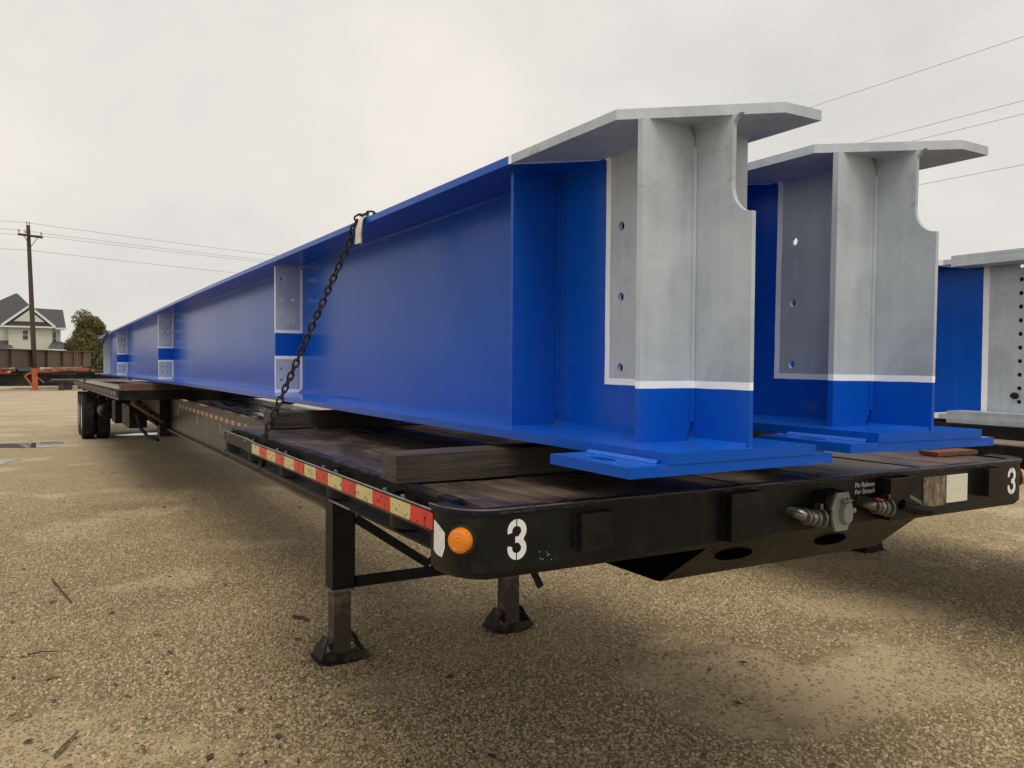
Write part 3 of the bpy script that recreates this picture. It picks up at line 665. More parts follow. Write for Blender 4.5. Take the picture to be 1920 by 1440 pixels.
# side channels, rub rails, pockets
for s_ in (0, 1):
    X = (lambda x: x) if s_ == 0 else (lambda x: W - x)
    def XB(name, mat, xa, xb, y0, y1, z0, z1, bevel=.003, par=tr): 
        a, b = sorted((X(xa), X(xb))); return BX(name, mat, par, a, b, y0, y1, z0, z1, bevel)
    XB('side_channel', 'black_frame', .078, .086, .178, 3.16, 1.335, 1.461)
    XB('channel_top', 'deck_lip', .070, .106, .19, 3.16, 1.4615, 1.4705, .002)
    XB('channel_foot', 'black_frame', .030, .100, .18, 3.16, 1.327, 1.3345)
    bm = bmesh.new(); secs = []
    for y in [.158, .6, 1.2, 1.8, 2.3, 2.42, 2.52, 2.8, 3.08]:
        dx = 0 if y < 2.35 else (.010 if y < 2.45 else .016); secs.append([(X(x + dx), y, z) for x, z in ((.0, 1.394), (.011, 1.394), (.011, 1.4485), (.0, 1.4485))])
    loft(bm, secs); rail = fin('rub_rail', bm, 'black_paint', tr, .002, 1)
    for zz_, nm in ((1.3935, 'rail_edge'), (1.449, 'rail_edge')):
        bm = bmesh.new(); tube(bm, [(X(.0055 + (0 if y < 2.35 else (.010 if y < 2.45 else .016))), y, zz_) for y in (.158, 1.2, 2.3, 2.42, 2.52, 3.08)], .004, 6); fin(nm, bm, 'steel_worn', rail)
    if s_ == 0:
        bm = bmesh.new(); box(bm, -.0012, -.0002, 0, .1517, 1.3985, 1.4445); base = {}
        for m_ in ('tape_red', 'tape_cream'):
            me = bpy.data.meshes.new('tape_block'); bm.to_mesh(me); me.materials.append(MAT[m_]); base[m_] = me
        bm.free()
        for k in range(14):
            o = new('tape_block', base['tape_red' if k % 2 == 0 else 'tape_cream'], None, rail, (0, .162 + k * .1524, 0))
        for k, (yy_, m_) in enumerate(((2.44, 'tape_red'),)):
            o = new('tape_block', base[m_], None, rail, (.0135, yy_ - .1, 0)); o.scale = (1, .5, 1)
        # chips in the tape
        bm = bmesh.new(); rr = random.Random(5)
        for k in range(150):
            y = rr.uniform(.2, 2.25); z = rr.uniform(1.401, 1.442); a = rr.uniform(.0012, .0048)
            pts = [(-.0016, y + a * rr.uniform(.5, 1) * math.cos(q_), z + 1.5 * a * rr.uniform(.5, 1.1) * math.sin(q_)) for q_ in (0, 1.05, 2.1, 3.14, 4.2, 5.2)]
            bm.faces.new([bm.verts.new(p) for p in pts])
        fin('tape_chip', bm, 'black_paint', rail)['kind'] = 'stuff'
    for y in (.50, 1.134, 1.823, 2.45, 3.02):       # bent-strap stake pockets
        bm = bmesh.new(); outer = [(X(.078 - .062 * math.sin(R(a_)) if 0 < a_ < 180 else .078), y - .062 * math.cos(R(a_))) for a_ in range(0, 181, 18)]
        inner = [(X(.078 - .054 * math.sin(R(a_))), y - .054 * math.cos(R(a_))) for a_ in range(0, 181, 18)]
        secs = [[(o1[0], o1[1], 1.345), (i1[0], i1[1], 1.345), (i1[0], i1[1], 1.446), (o1[0], o1[1], 1.446)] for o1, i1 in zip(outer, inner)]
        loft(bm, secs); pk = fin('side_stake_pocket', bm, 'black_paint', tr, smooth=True)
        for dy in (-.075, .070):
            bm = bmesh.new(); lathe(bm, [(0, .011), (.008, .011), (.0085, .007), (.02, .007), (.021, 1e-5)], 'z', 6, (X(.022), y + dy, 1.436)); fin('bolt', bm, 'bolt_zinc', pk)
# under-deck frame
for y in (.35, .95, 1.55, 2.15, 2.75): BX('crossmember', 'black_frame', tr, .09, W - .09, y, y + .07, 1.315, 1.405, .004)
for s_ in (0, 1):
    xa = .90 if s_ == 0 else W - .90 - .02
    # tapered gooseneck web and the long centre beam
    bm = bmesh.new(); loft(bm, [rect_y(xa, xa + .02, y, z, 1.30) for y, z in ((1.05, 1.19), (2.3, 1.13), (3.1, .90), (3.5, .832), (8.0, .825), (12.4, .80))])
    cb = fin('centre_beam', bm, 'beam_grey', tr)
    bm = bmesh.new(); ex = (xa - .06, xa + .08)
    loft(bm, [rect_y(ex[0], ex[1], y, z - .022, z) for y, z in ((3.1, .898), (3.5, .830), (8.0, .823), (12.4, .798))]); fin('beam_flange', bm, 'beam_mud', cb, .002, 1)
    if s_ == 0:
        bm = bmesh.new(); box(bm, .8975, .8992, 0, .150, 1.172, 1.218); tb = {}
        for m_ in ('tape_red_old', 'tape_white_old'):
            me = bpy.data.meshes.new('beam_tape'); bm.to_mesh(me); me.materials.append(MAT[m_]); tb[m_] = me
        bm.free()
        for k in range(36): new('tape_block', tb['tape_red_old' if k % 2 else 'tape_white_old'], None, cb, (0, 5.6 + k * .1545, 0))
        for y in (7.9, 9.47, 11.1):
            bm = bmesh.new(); box(bm, .8965, .8992, y - .03, y + .03, 1.035, 1.132); rf = fin('reflector', bm, 'tape_white_old', cb)
            BX('reflector', 'tape_red_old', cb, .8955, .8965, y - .006, y + .008, 1.04, 1.127, 0)
t_ = NT('beam_top_wet'); v = t_.obco(); f = t_.noise(t_.scl(v, 9, 1.1, 1), 1.3, 5, .6)
t_.set(col=(.012, .012, .013), rough=t_.ramp(f, [(.45, (.55, .55, .55)), (.58, (.08, .08, .08))]), spec=.6); t_.bump(t_.noise(t_.scl(v, 20, 3, 1), 1.0, 3), .3, .01); MAT['beam_top_wet'] = t_.m
BX('beam_top_plate', 'beam_top_wet', tr, .86, W - .86, 3.17, 12.4, 1.3005, 1.322, .003)
for y in (4.2, 6.0, 7.8, 9.4): BX('outrigger', 'black_frame', tr, .925, W - .925, y, y + .08, 1.10, 1.299, .003)
# landing legs
def leg(x):
    e_ = empty('landing_leg', (x, 3.06, 0)); e_.parent = tr
    BX('outer_tube', 'black_paint', e_, -.068, .068, -.07, .07, .455, 1.31, .01, )
    BX('inner_tube', 'leg_rusty', e_, -.054, .054, -.056, .056, .06, .462, .008)
    BX('tube_collar', 'steel_worn', e_, -.071, .071, -.073, .073, .440, .456, .003)
    BX('gusset', 'black_paint', e_, .069, .098, -.006, .006, .43, 1.25, .002)
    # sand shoe: splayed side plates on a dished pad
    bm = bmesh.new(); secs = []
    for i in range(11):
        x = -.165 + .33 * i / 10; u = abs(x) / .165; z = .014 + .03 * max(0, u - .5) ** 2 / .25
        secs.append([(x, -.115 + .03 * u, z - .010), (x, .115 - .03 * u, z - .010), (x, .115 - .03 * u, z), (x, -.115 + .03 * u, z)])
    loft(bm, secs); fin('foot', bm, 'foot_dirty', e_, .002, 1)
    for s_ in (-1, 1):
        bm = bmesh.new(); secs = []
        for x, z, hy in ((.150, .018, .095), (.118, .075, .085), (.097, .115, .062), (.084, .155, .038)):
            secs.append([(s_ * x, -hy, z), (s_ * (x + .010), -hy, z), (s_ * (x + .010), hy, z), (s_ * x, hy, z)])
        loft(bm, secs); fin('foot_cheek', bm, 'foot_dirty', e_, .002, 1)
    BX('foot_web', 'foot_dirty', e_, -.13, .13, -.088, -.078, .014, .062, .002)
    bm = bmesh.new(); tube(bm, [(-.10, 0, .115), (.10, 0, .115)], .016, 10); fin('axle_pin', bm, 'steel_worn', e_)
    return e_
leg(.702); leg(1.915)
bm = bmesh.new(); box(bm, .80, 1.84, 3.025, 3.085, .448, .505); fin('leg_crossbar', bm, 'black_paint', tr, .004, 1)
for a, b in (((.80, 3.055, .875), (1.30, 3.055, .53)), ((1.84, 3.055, .875), (1.32, 3.055, .53))):
    bm = bmesh.new(); beam_between(bm, a, b, .05, .055); fin('leg_brace', bm, 'black_paint', tr, .003, 1)
# rear unit: deck that falls away to the back
def rz(y): return 1.456 - (y - 10.05) * .0122
n = 13; ry = [10.12, 13, 17, 21, 24.3]
for i in range(n):
    a, b = .10 + i * (W - .2) / n + .004, .10 + (i + 1) * (W - .2) / n - .004
    bm = bmesh.new(); loft(bm, [rect_y(a, b, y, rz(y) - .04, rz(y)) for y in ry]); fin('rear_deck_plank', bm, 'rear_deck_wood', tr)
bm = bmesh.new(); loft(bm, [rect_y(.02, W - .02, y, rz(10.05) - .125, rz(10.05) + .004) for y in (10.04, 10.115)]); fin('rear_front_channel', bm, 'black_frame', tr, .004, 1)
for s_ in (0, 1):
    X = (lambda x: x) if s_ == 0 else (lambda x: W - x)
    bm = bmesh.new(); loft(bm, [[(X(x), y, rz(y) + z) for x, z in ((0, -.075), (.012, -.075), (.012, -.015), (0, -.015))] for y in ry]); rr_ = fin('rear_rub_rail', bm, 'leg_rusty', tr)
    bm = bmesh.new(); loft(bm, [[(X(x), y, rz(y) + z) for x, z in ((.07, -.12), (.098, -.12), (.098, .0), (.07, .0))] for y in ry]); fin('rear_side_channel', bm, 'black_frame', tr)
    bm = bmesh.new(); loft(bm, [[(X(x), y, rz(y) + z) for x, z in ((.01, -.125), (.10, -.125), (.10, -.112), (.01, -.112))] for y in ry]); fin('rear_channel_foot', bm, 'beam_mud', tr)
    me = None
    for k in range(22):
        y = 10.4 + k * .62
        if me is None:
            bm = bmesh.new(); box(bm, X(.013) if s_ == 0 else X(.069), X(.069) if s_ == 0 else X(.013), 0, .10, -.075, -.012); me = fin('rear_stake_pocket', bm, 'black_paint', tr, loc=(0, y, rz(y))).data
        else: new('rear_stake_pocket', me, None, tr, (0, y, rz(y)))
# rear frame and running gear
BX('sleeve_front', 'black_frame', tr, .735, .897, 11.85, 12.15, .68, 1.30, .006)
BX('sleeve_front', 'black_frame', tr, W - .897, W - .735, 11.85, 12.15, .68, 1.30, .006)
for xa in (.80, W - .90):
    bm = bmesh.new(); loft(bm, [rect_y(xa, xa + .10, y, z, rz(y) - .13) for y, z in ((12.16, .78), (16, .80), (19, .82), (22.6, .80), (24.2, .98))]); fin('rear_frame_beam', bm, 'black_frame', tr)
for a, b in (((.20, 10.2, 1.30), (.80, 11.9, .92)), ((.36, 11.8, 1.29), (.74, 12.0, .86)), ((W - .20, 10.2, 1.30), (W - .80, 11.9, .92))):
    bm = bmesh.new(); beam_between(bm, a, b, .06, .075); fin('diagonal_brace', bm, 'beam_mud' if a[1] < 10.5 and a[0] < 1 else 'black_frame', tr)
for y in (13.2, 15.2, 17.2, 18.6, 21.1, 23.6): BX('rear_crossmember', 'black_frame', tr, .09, W - .09, y, y + .08, rz(y) - .22, rz(y) - .127, .003)
bm = bmesh.new(); tube(bm, [(.35, 17.0, .78), (.35, 17.05, .78), (.35, 18.0, .78), (.35, 18.05, .78)], [.09, .13, .13, .09], 16); fin('air_tank', bm, 'black_frame', tr, smooth=True)
BX('spring_box', 'black_frame', tr, .50, .79, 14.0, 15.4, .66, 1.05, .02)
BX('tool_box', 'black_frame', tr, .42, .80, 15.9, 16.7, .62, 1.12, .01); BX('spring_hanger', 'black_frame', tr, .66, .80, 18.85, 19.1, .50, 1.05, .01); BX('spring_hanger', 'black_frame', tr, .66, .80, 20.75, 20.95, .50, 1.05, .01)
bm = bmesh.new(); tube(bm, [(.55, 13.3, .95), (.60, 13.2, .72), (.68, 12.9, .60), (.80, 12.6, .56)], .028, 8); fin('air_hose', bm, 'rubber', tr, smooth=True)
bm = bmesh.new(); lathe(bm, [(-.015, .05), (.005, .05), (.01, .03), (.012, 1e-5)], 'y', 14, (.40, 19.3, 1.12)); fin('rear_marker_lamp', bm, 'orange_paint', tr)
tp = [(-.125, .295), (-.13, .33), (-.138, .42), (-.130, .482), (-.112, .505), (-.108, .514), (-.072, .516), (-.070, .504), (-.060, .504), (-.058, .517), (-.012, .518), (-.010, .505), (.010, .505), (.012, .518), (.058, .517), (.060, .504), (.070, .504), (.072, .516), (.108, .514), (.112, .505), (.130, .482), (.138, .42), (.13, .33), (.125, .295)]
bm = bmesh.new(); lathe(bm, tp, 'x', 44)
for f_ in list(bm.faces):
    if len(f_.verts) > 4: bm.faces.remove(f_)
tyre0 = fin('tyre', bm, 'rubber', smooth=True)
bm = bmesh.new(); lathe(bm, [(-.126, .297), (-.12, .283), (-.06, .27), (-.03, .20), (-.035, .12), (-.09, .10), (-.095, 1e-5)], 'x', 36); rim0 = fin('rim', bm, 'rim_white', smooth=True)
first = True
for y in (20.05, 21.32):
    for x, sg in ((.14, 1), (.47, 1), (W - .47, -1), (W - .14, -1)):
        e_ = empty('wheel', (x, y, .512)); e_.parent = tr; e_.scale = (sg, 1, 1)
        a, b = (tyre0, rim0) if first else (tyre0.copy(), rim0.copy())
        if not first: COL.objects.link(a); COL.objects.link(b)
        first = False; a.parent = e_; b.parent = e_
    bm = bmesh.new(); tube(bm, [(.2, y, .512), (W - .2, y, .512)], .065, 12); fin('axle', bm, 'black_frame', tr)
BX('mud_flap', 'rubber', tr, .02, .62, 22.2, 22.215, .22, 1.05, 0); BX('mud_flap', 'rubber', tr, W - .62, W - .02, 22.2, 22.215, .22, 1.05, 0)

# ================================================================== DUNNAGE
def timber(label, x0, x1, y0, y1, z0, z1, mat, rot=0, group='timbers under the girders'):
    bm = bmesh.new(); nx = 8; cx, cy = (x0 + x1) / 2, (y0 + y1) / 2; rr = random.Random(int(x0 * 97 + y0 * 31))
    loft(bm, [[(x0 + (x1 - x0) * i / nx - cx, y - cy + rr.uniform(-.002, .002), z - z0 + rr.uniform(-.0015, .0015) * (z > z0)) for y, z in ((y0, z0), (y1, z0), (y1, z1), (y0, z1))] for i in range(nx + 1)])
    ex = x0 - cx
    for v_ in bm.verts:
        if abs(v_.co.x - ex) < 1e-4: v_.co += Vector((rr.uniform(-.006, .016), rr.uniform(-.004, .004), rr.uniform(-.006, .001) if v_.co.z > .02 else rr.uniform(0, .006)))
    bmesh.ops.subdivide_edges(bm, edges=bm.edges[:], cuts=2, use_grid_fill=True)
    for v_ in bm.verts:
        k_ = noise.noise(v_.co * 22 + Vector((y0 * 7, 0, 0))); v_.co += Vector((.004 * k_ if abs(v_.co.x - ex) < .05 else 0, .0022 * k_, .0016 * k_ if v_.co.z > .02 else 0))
    o = fin('timber', bm, mat, None, 0, loc=(cx, cy, z0)); o.rotation_euler.z = rot
    return tag(o, label, 'timber', group)
timber('short dark square timber with split end across the front deck under the near girder', .045, 2.05, .535, .685, 1.4725, 1.563, 'timber_dark', R(.8))
timber('black square timber farther back on the front deck, behind the chain foot', .215, 2.2, 2.83, 2.985, 1.4725, 1.563, 'timber_dark')
timber('brown timber lying on the front edge of the rear deck', .045, 2.3, 10.16, 10.30, rz(10.2) + .003, rz(10.2) + .092, 'timber_brown')
for k, (y, zb, lb) in enumerate(((.61, 1.5645, 'thin shim board hidden between the split-end timber and the near girder'), (2.907, 1.5645, 'thin shim board on the black timber under the near girder'), (10.23, rz(10.2) + .0935, 'thin shim board on the brown rear timber'))):
    for x in (.50, 1.30):
        o = BX('shim_board', 'timber_dark', None, -.16, .16, -.06, .06, 0, max(.008, 1.5995 + drop(y) - zb), .003); o.location = (x + .30, y, zb); 
        tag(o, lb if x < 1 else lb.replace('near girder', 'second girder').replace('brown rear timber', 'brown rear timber under the second girder'), 'board', 'shims under the girders')
o = BX('rusty_bar', 'rusty', None, -.13, .13, -.045, .045, 0, .017, .003); o.location = (2.48, .25, 1.4725); o.rotation_euler.z = R(-4); tag(o, 'flat piece of orange rusty steel lying on the deck by the far corner', 'steel bar')

# ================================================================== CHAINS
def link_mesh():
    bm = bmesh.new(); L_, wd, r_ = .0080, .0138, .0050; pts = []
    for i in range(16):
        a = 6.28318 * i / 16; pts.append(Vector((wd * math.cos(a), 0, wd * math.sin(a) + (L_ if math.sin(a) >= -1e-6 else -L_))))
    secs = []
    for i, p in enumerate(pts):
        d = (pts[(i + 1) % 16] - pts[i - 1]).normalized(); a = Vector((0, 1, 0)); b = d.cross(a)
        secs.append([p + (a * math.cos(6.28318 * k / 7) + b * math.sin(6.28318 * k / 7)) * r_ for k in range(7)])
    rows = [[bm.verts.new(p) for p in s_] for s_ in secs]
    for i in range(16):
        a, b = rows[i], rows[(i + 1) % 16]
        for k in range(7): bm.faces.new((a[k], a[(k + 1) % 7], b[(k + 1) % 7], b[k]))
    return bm
LINK = None
def chain(label, pts, pitch=.0335, scale=1.0):
    global LINK
    root = empty('tie_down_chain', pts[0]); tag(root, label, 'chain', 'tie-down chains over the near girder')
    P_ = [Vector(p) for p in pts]; seg = [(a, b, (b - a).length) for a, b in zip(P_, P_[1:])]; tot = sum(s_[2] for s_ in seg)
    def at(d):
        for a, b, l in seg:
            if d <= l: return a.lerp(b, d / l), (b - a).normalized()
            d -= l
        return P_[-1], (P_[-1] - P_[-2]).normalized()
    k = 0; d = 0.0; rr = random.Random(3)
    while d < tot:
        p, t1 = at(d); p2, t2 = at(min(tot, d + pitch * .4)); t1 = (t1 + t2).normalized()
        x_ = t1.cross(Vector((.3, 1, .1))).normalized(); y_ = t1.cross(x_)
        ang = R(20 + (90 if k % 2 else 0) + rr.uniform(-12, 12)); xa = x_ * math.cos(ang) + y_ * math.sin(ang); ya = t1.cross(xa)
        if LINK is None: o = fin('link', link_mesh(), 'chain_rust', None, smooth=True); LINK = o.data
        else: o = new('link', LINK)
        m_ = Matrix((xa, ya, t1)).transposed().to_4x4(); m_.translation = p - P_[0]
        o.parent = root; o.matrix_basis = m_ @ Matrix.Scale(scale, 4); k += 1; d += pitch * scale
    return root
ch = chain('rusty link chain running from the near girder top down to the front side rail', [(.034, 2.235, 1.405), (.040, 2.23, 1.47), (.145, 2.222, 1.722), (.26, 2.208, 1.998), (.375, 2.190, 2.268), (.452, 2.165, 2.462), (.470, 2.150, 2.535), (.484, 2.125, 2.578), (.515, 2.10, 2.598), (.60, 2.06, 2.596), (.75, 1.99, 2.584), (.90, 1.93, 2.581)])
bm = bmesh.new(); tube(bm, [(-.004, 0, .06), (0, 0, .02), (.004, .0, -.05), (.004, .02, -.075), (.002, .045, -.06)], [.012, .014, .014, .012, .008], 10); fin('grab_hook', bm, 'chain_rust', ch, smooth=True)
chain('dark chain far back, from the near girder down to the rear deck edge', [(.035, 19.3, 1.30), (.05, 19.27, 1.40), (.20, 19.1, 1.75), (.38, 18.9, 2.2), (.478, 18.8, 2.44), (.505, 18.78, 2.508), (.7, 18.7, 2.505)], scale=1.5)
# folded rag protecting the flange edge under the chain
bm = bmesh.new(); pth = [(.70, .0, 2.5775), (.56, 0, 2.580), (.505, 0, 2.580), (.487, 0, 2.568), (.479, 0, 2.54), (.477, 0, 2.49), (.475, 0, 2.445)]
secs = []
for i, (x, _, z) in enumerate(pth):
    a = Vector(pth[max(0, i - 1)]); b = Vector(pth[min(len(pth) - 1, i + 1)]); d = (b - a).normalized(); nn = Vector((d.z, 0, -d.x)) * -1
    hw = .046 + .004 * math.sin(i * 2.1); th = .016 if i < 6 else .020
    c0 = Vector((x, 2.10, z)); secs.append([c0 + Vector((0, s_ * hw, 0)) + nn * q for s_, q in ((-1, -th * .1), (-.6, th * .75), (0, th), (.6, th * .8), (1, -th * .1), (0, -th * .15))])
loft(bm, secs); o = fin('edge_pad', bm, 'pad_white', None, smooth=True); tag(o, 'folded white rag padding the girder edge under the chain', 'rag')

# ================================================================== NEIGHBOURING TRAILER AND ITS GIRDER
nb = empty('flatbed_trailer', (4.43, 0, 0)); tag(nb, 'second flatbed trailer parked beyond, mostly hidden behind the near one', 'trailer')
for i in range(9):
    a, b = .10 + i * .266 + .004, .10 + (i + 1) * .266 - .004
    bm = bmesh.new(); loft(bm, [rect_y(a, b, y, 1.30, 1.345) for y in (.1, 4, 8)]); fin('deck_plank', bm, 'tan_wood', nb)
BX('side_channel', 'black_frame', nb, .03, .098, .05, 8, 1.20, 1.343); BX('rub_rail', 'black_paint', nb, 0, .012, .1, 8, 1.25, 1.31)
BX('side_channel', 'black_frame', nb, W - .098, W - .03, .05, 8, 1.20, 1.343); BX('front_plate', 'black_paint', nb, .0, W, 0, .045, 1.18, 1.345)
BX('frame_beam', 'black_frame', nb, .85, .95, 1.0, 20, 1.0, 1.298); BX('frame_beam', 'black_frame', nb, W - .95, W - .85, 1.0, 20, 1.0, 1.298)
for x in (1.86,):
    e_ = empty('landing_leg', (x, 3.42, 0)); e_.parent = nb
    BX('outer_tube', 'black_paint', e_, -.068, .068, -.07, .07, .42, 1.2, .01); BX('inner_tube', 'rusty', e_, -.054, .054, -.056, .056, .05, .42, .008)
    for s_ in (-1, 1):
        bm = bmesh.new(); plate(bm, [(-.15, .012), (.15, .012), (.05, .19), (-.05, .19)], [], lambda u, v_, t1: (u, t1, v_), s_ * .075 - .006, s_ * .075 + .006); fin('foot_cheek', bm, 'black_paint', e_, .002, 1)
    BX('foot', 'black_paint', e_, -.155, .155, -.10, .10, .002, .014, .002)
g3 = empty('steel_bridge_girder', (5.2, 0, 0)); tag(g3, 'blue girder with bolted galvanised splice end on the farther trailer', 'girder')
zero = lambda q: 0.0
bm = bmesh.new(); y0 = .3
plate(bm, [(6.0, 1.50), (y0, 1.50), (y0, 2.615), (6.0, 2.615)], [circ(1.408, 1.60 + i * .098, .0165, 12) for i in range(11)] + [circ(1.30, 1.60 + i * .098, .0165, 12) for i in range(11)], lambda u, v_, t1: (t1, u, v_), 0, .014, skip=lambda p, q: p[0] == 6.0 and q[0] == 6.0)
loft(bm, [rect_y(0, .014, y, 1.50, 2.615) for y in (6, 12, 22)], (False, True)); fin('web', bm, 'blue_splice_web', g3, camber=zero)
bm = bmesh.new(); loft(bm, [rect_y(.0155, .026, y, 1.56, 2.56) for y in (.4, 1.55)]); fin('splice_plate', bm, 'black_frame', g3)
bm = bmesh.new(); loft(bm, [rect_y(-.22, .24, y, 2.6155, 2.652) for y in (y0, 3, 22)]); fin('top_flange', bm, 'blue_splice_flange', g3, camber=zero)
bm = bmesh.new(); loft(bm, [rect_y(-.24, .25, y, 1.462, 1.4995) for y in (y0, 3, 22)]); fin('bottom_flange', bm, 'blue_splice_flange', g3, camber=zero)
for a in ((-.22, .24, 2.653, 2.676), (-.22, -.02, 2.595, 2.615), (-.24, .25, 1.436, 1.4615), (-.24, -.02, 1.5, 1.522)):
    BX('splice_plate', 'galv', g3, a[0], a[1], y0, 1.80, a[2], a[3], .002)
bm = bmesh.new(); lathe(bm, [(-.05, .016), (-.03, .016), (-.028, .024), (-.002, .024)], 'x', 10, (0, 1.43, 1.645)); fin('drift_pin', bm, 'chain_rust', g3)
o = BX('steel_joist', 'black_frame', None, -.30, .42, -3.2, 3.2, 0, .089, .004); o.location = (5.2, 3.6, 1.346); tag(o, 'low black steel beam lying lengthwise under the farther girder', 'beam')  # added block: its black stands for the shade below the girder
for y in (9.0,):
    o = BX('timber', 'timber_dark', None, -.45, .95, -.07, .07, 0, .088, .005); o.location = (5.1, y, 1.346); tag(o, 'dark timber under the farther girder, %s' % ('near its splice' if y < 5 else 'far back and hidden'), 'timber', 'timbers under the girders')

# ================================================================== BACKGROUND
# utility poles
def upole(label, loc, lean=0, rz_=0.0):
    e_ = empty('utility_pole', loc); tag(e_, label, 'utility pole', 'poles of the power lines')
    bm = bmesh.new(); tube(bm, [(0, 0, -.05), (0, 0, 5), (0, 0, 10.7)], [.17, .15, .115], 10); fin('post', bm, 'pole_wood', e_, smooth=True)
    bm = bmesh.new(); box(bm, -1.05, 1.05, -.20, -.10, 9.93, 10.07); ca = fin('crossarm', bm, 'pole_wood', e_, .01, 1)
    for x in (-1.0, -.45, .95):
        bm = bmesh.new(); lathe(bm, [(10.07, .02), (10.14, .02), (10.15, .05), (10.22, .06), (10.24, .03), (10.30, .05), (10.34, .03)], 'z', 8, (x, -.15, 0)); fin('insulator', bm, 'insulator', ca)
    for s_ in (-1, 1):
        bm = bmesh.new(); beam_between(bm, (s_ * .62, -.16, 9.95), (0, -.14, 9.30), .03, .03); fin('arm_brace', bm, 'pole_wood', e_)
        bm = bmesh.new(); lathe(bm, [(10.68, .02), (10.80, .02), (10.82, .05), (10.90, .05), (10.93, .02)], 'z', 8, (s_ * .12, 0, 0)); fin('insulator', bm, 'insulator', e_)
    e_.rotation_euler = (0, lean, rz_); return e_
upole('leaning dark wooden utility pole with crossarm in front of the white house', (-.93, 61.0, 0), R(-2.9), R(50))
upole('utility pole hidden behind the girders, carrying the left-hand wires', (8.0 + 45.5, 78.0, 0), 0, R(-30))
upole('utility pole far behind the girders at the end of the right-hand wires', (22.5, 82.5, 0), 0, R(50))
upole('utility pole just out of view on the right, carrying the right-hand wires', (26.0, 10.0, 0), 0, R(50))
def wire(label, a, b, sag, r_=.012, grp='overhead wires'):
    a, b = Vector(a), Vector(b); bm = bmesh.new(); n_ = 24
    tube(bm, [a.lerp(b, i / n_) - Vector((0, 0, sag * 4 * (i / n_) * (1 - i / n_))) for i in range(n_ + 1)], r_, 5)
    tag(fin('overhead_wire', bm, 'wire_dark'), label, 'wire', grp)
L1 = [((-1.46, 61.0, 10.90), (53.4, 78, 11.3), 'topmost'), ((-2.05, 60.2, 10.28), (52.6, 78.4, 11.0), 'second'), ((-.80, 61.7, 10.20), (54.3, 77.5, 10.75), 'third'), ((-1.36, 61.0, 9.1), (53.5, 78, 9.6), 'lowest')]
for a, b, nm in L1:
    wire('%s thin wire running from the leaning pole to the right behind the girder' % nm, a, b, .45, .009)
    wire('%s thin wire leaving the leaning pole to the left edge' % nm, a, (a[0] - 40, a[1] - 6, a[2] + .3), .5, .009)
for (a, b, nm) in (((24.2, 11.58, 11.61), (22.5, 82.5, 11.7), 'highest'), ((24.18, 11.54, 9.73), (22.4, 82.5, 10.6), 'second highest'), ((24.18, 11.53, 9.34), (22.6, 82.5, 10.3), 'third highest'), ((24.17, 11.49, 7.85), (22.5, 82.5, 9.0), 'lowest')):
    a = Vector(a); b = Vector(b); a2 = a + (a - b) * .04
    wire('%s of the thin wires rising to the upper right above the girder ends' % nm, a2, b, .35, .006)

# house
def poly(bm, *faces):
    for f_ in faces: bm.faces.new([bm.verts.new(p) for p in f_])
hs = empty('house', (-2, 100, 0)); tag(hs, 'cream two-storey house with dark hip roof and white gable, behind the leaning pole', 'house')
def hp(name, mat, par=None): 
    bm = bmesh.new(); return bm
def HB(name, mat, x0, x1, y0, y1, z0, z1, par=hs): return BX(name, mat, par, x0, x1, y0, y1, z0, z1, 0)
# local coords: house origin (-2,100)
HB('wall', 'siding', -6.5, 2.3, 1.2, 9, 0, 5.45)
HB('wall', 'siding', -1.35, 2.65, -.6, 1.19, 0, 5.40)
HB('wall', 'siding', 2.66, 3.5, .9, 8, 0, 5.30)
bm = bmesh.new()   # hip roof
E0 = [(-7, .9, 5.45), (2.7, .9, 5.45), (2.7, 9.5, 5.45), (-7, 9.5, 5.45)]; pk = [(-.78, 4.6, 9.25), (-.58, 4.6, 9.25)]
poly(bm, (E0[0], E0[1], pk[1], pk[0]), (E0[1], E0[2], pk[1]), (E0[2], E0[3], pk[0], pk[1]), (E0[3], E0[0], pk[0])); poly(bm, E0[::-1]); fin('roof', bm, 'roof_shingle', hs)
bm = bmesh.new()   # right wing roof
poly(bm, ((.9, .3, 5.5), (4.0, .3, 5.42), (3.8, 3.6, 7.55), (.6, 3.6, 7.65)), ((4.0, .3, 5.42), (4.0, 8.4, 5.42), (3.8, 3.6, 7.55)), ((4.0, 8.4, 5.42), (.9, 8.4, 5.5), (.6, 3.6, 7.65), (3.8, 3.6, 7.55)), ((.9, .3, 5.5), (.6, 3.6, 7.65), (.9, 8.4, 5.5)), ((.9, .3, 5.5), (.9, 8.4, 5.5), (4.0, 8.4, 5.42), (4.0, .3, 5.42))); fin('roof', bm, 'roof_shingle', hs)
gp, gl, gr = (.55, -1.0, 7.55), (-1.95, -1.0, 5.5), (2.95, -1.0, 5.42)
bm = bmesh.new(); loft(bm, [[gl, gr, gp], [(-1.95, 3.6, 5.5), (2.95, 3.6, 5.42), (.55, 3.6, 7.55)]]); fin('gable_roof', bm, 'roof_shingle', hs)
bm = bmesh.new(); plate(bm, [(-.85, 5.95), (1.95, 5.92), (.55, 7.15)], [], lambda u, v_, t1: (u, t1, v_), -1.06, -1.01); fin('gable_wall', bm, 'siding', hs)
for a, b in ((gl, gp), (gr, gp)):
    bm = bmesh.new(); beam_between(bm, (a[0], -1.09, a[2]), (b[0], -1.09, b[2] + .02), .10, .22); fin('gable_trim', bm, 'trim_white', hs)
HB('eave_trim', 'trim_white', -7.0, 3.0, -1.12, -.98, 5.30, 5.46)
HB('eave_trim', 'trim_white', 2.98, 4.1, .2, .3, 5.22, 5.42)
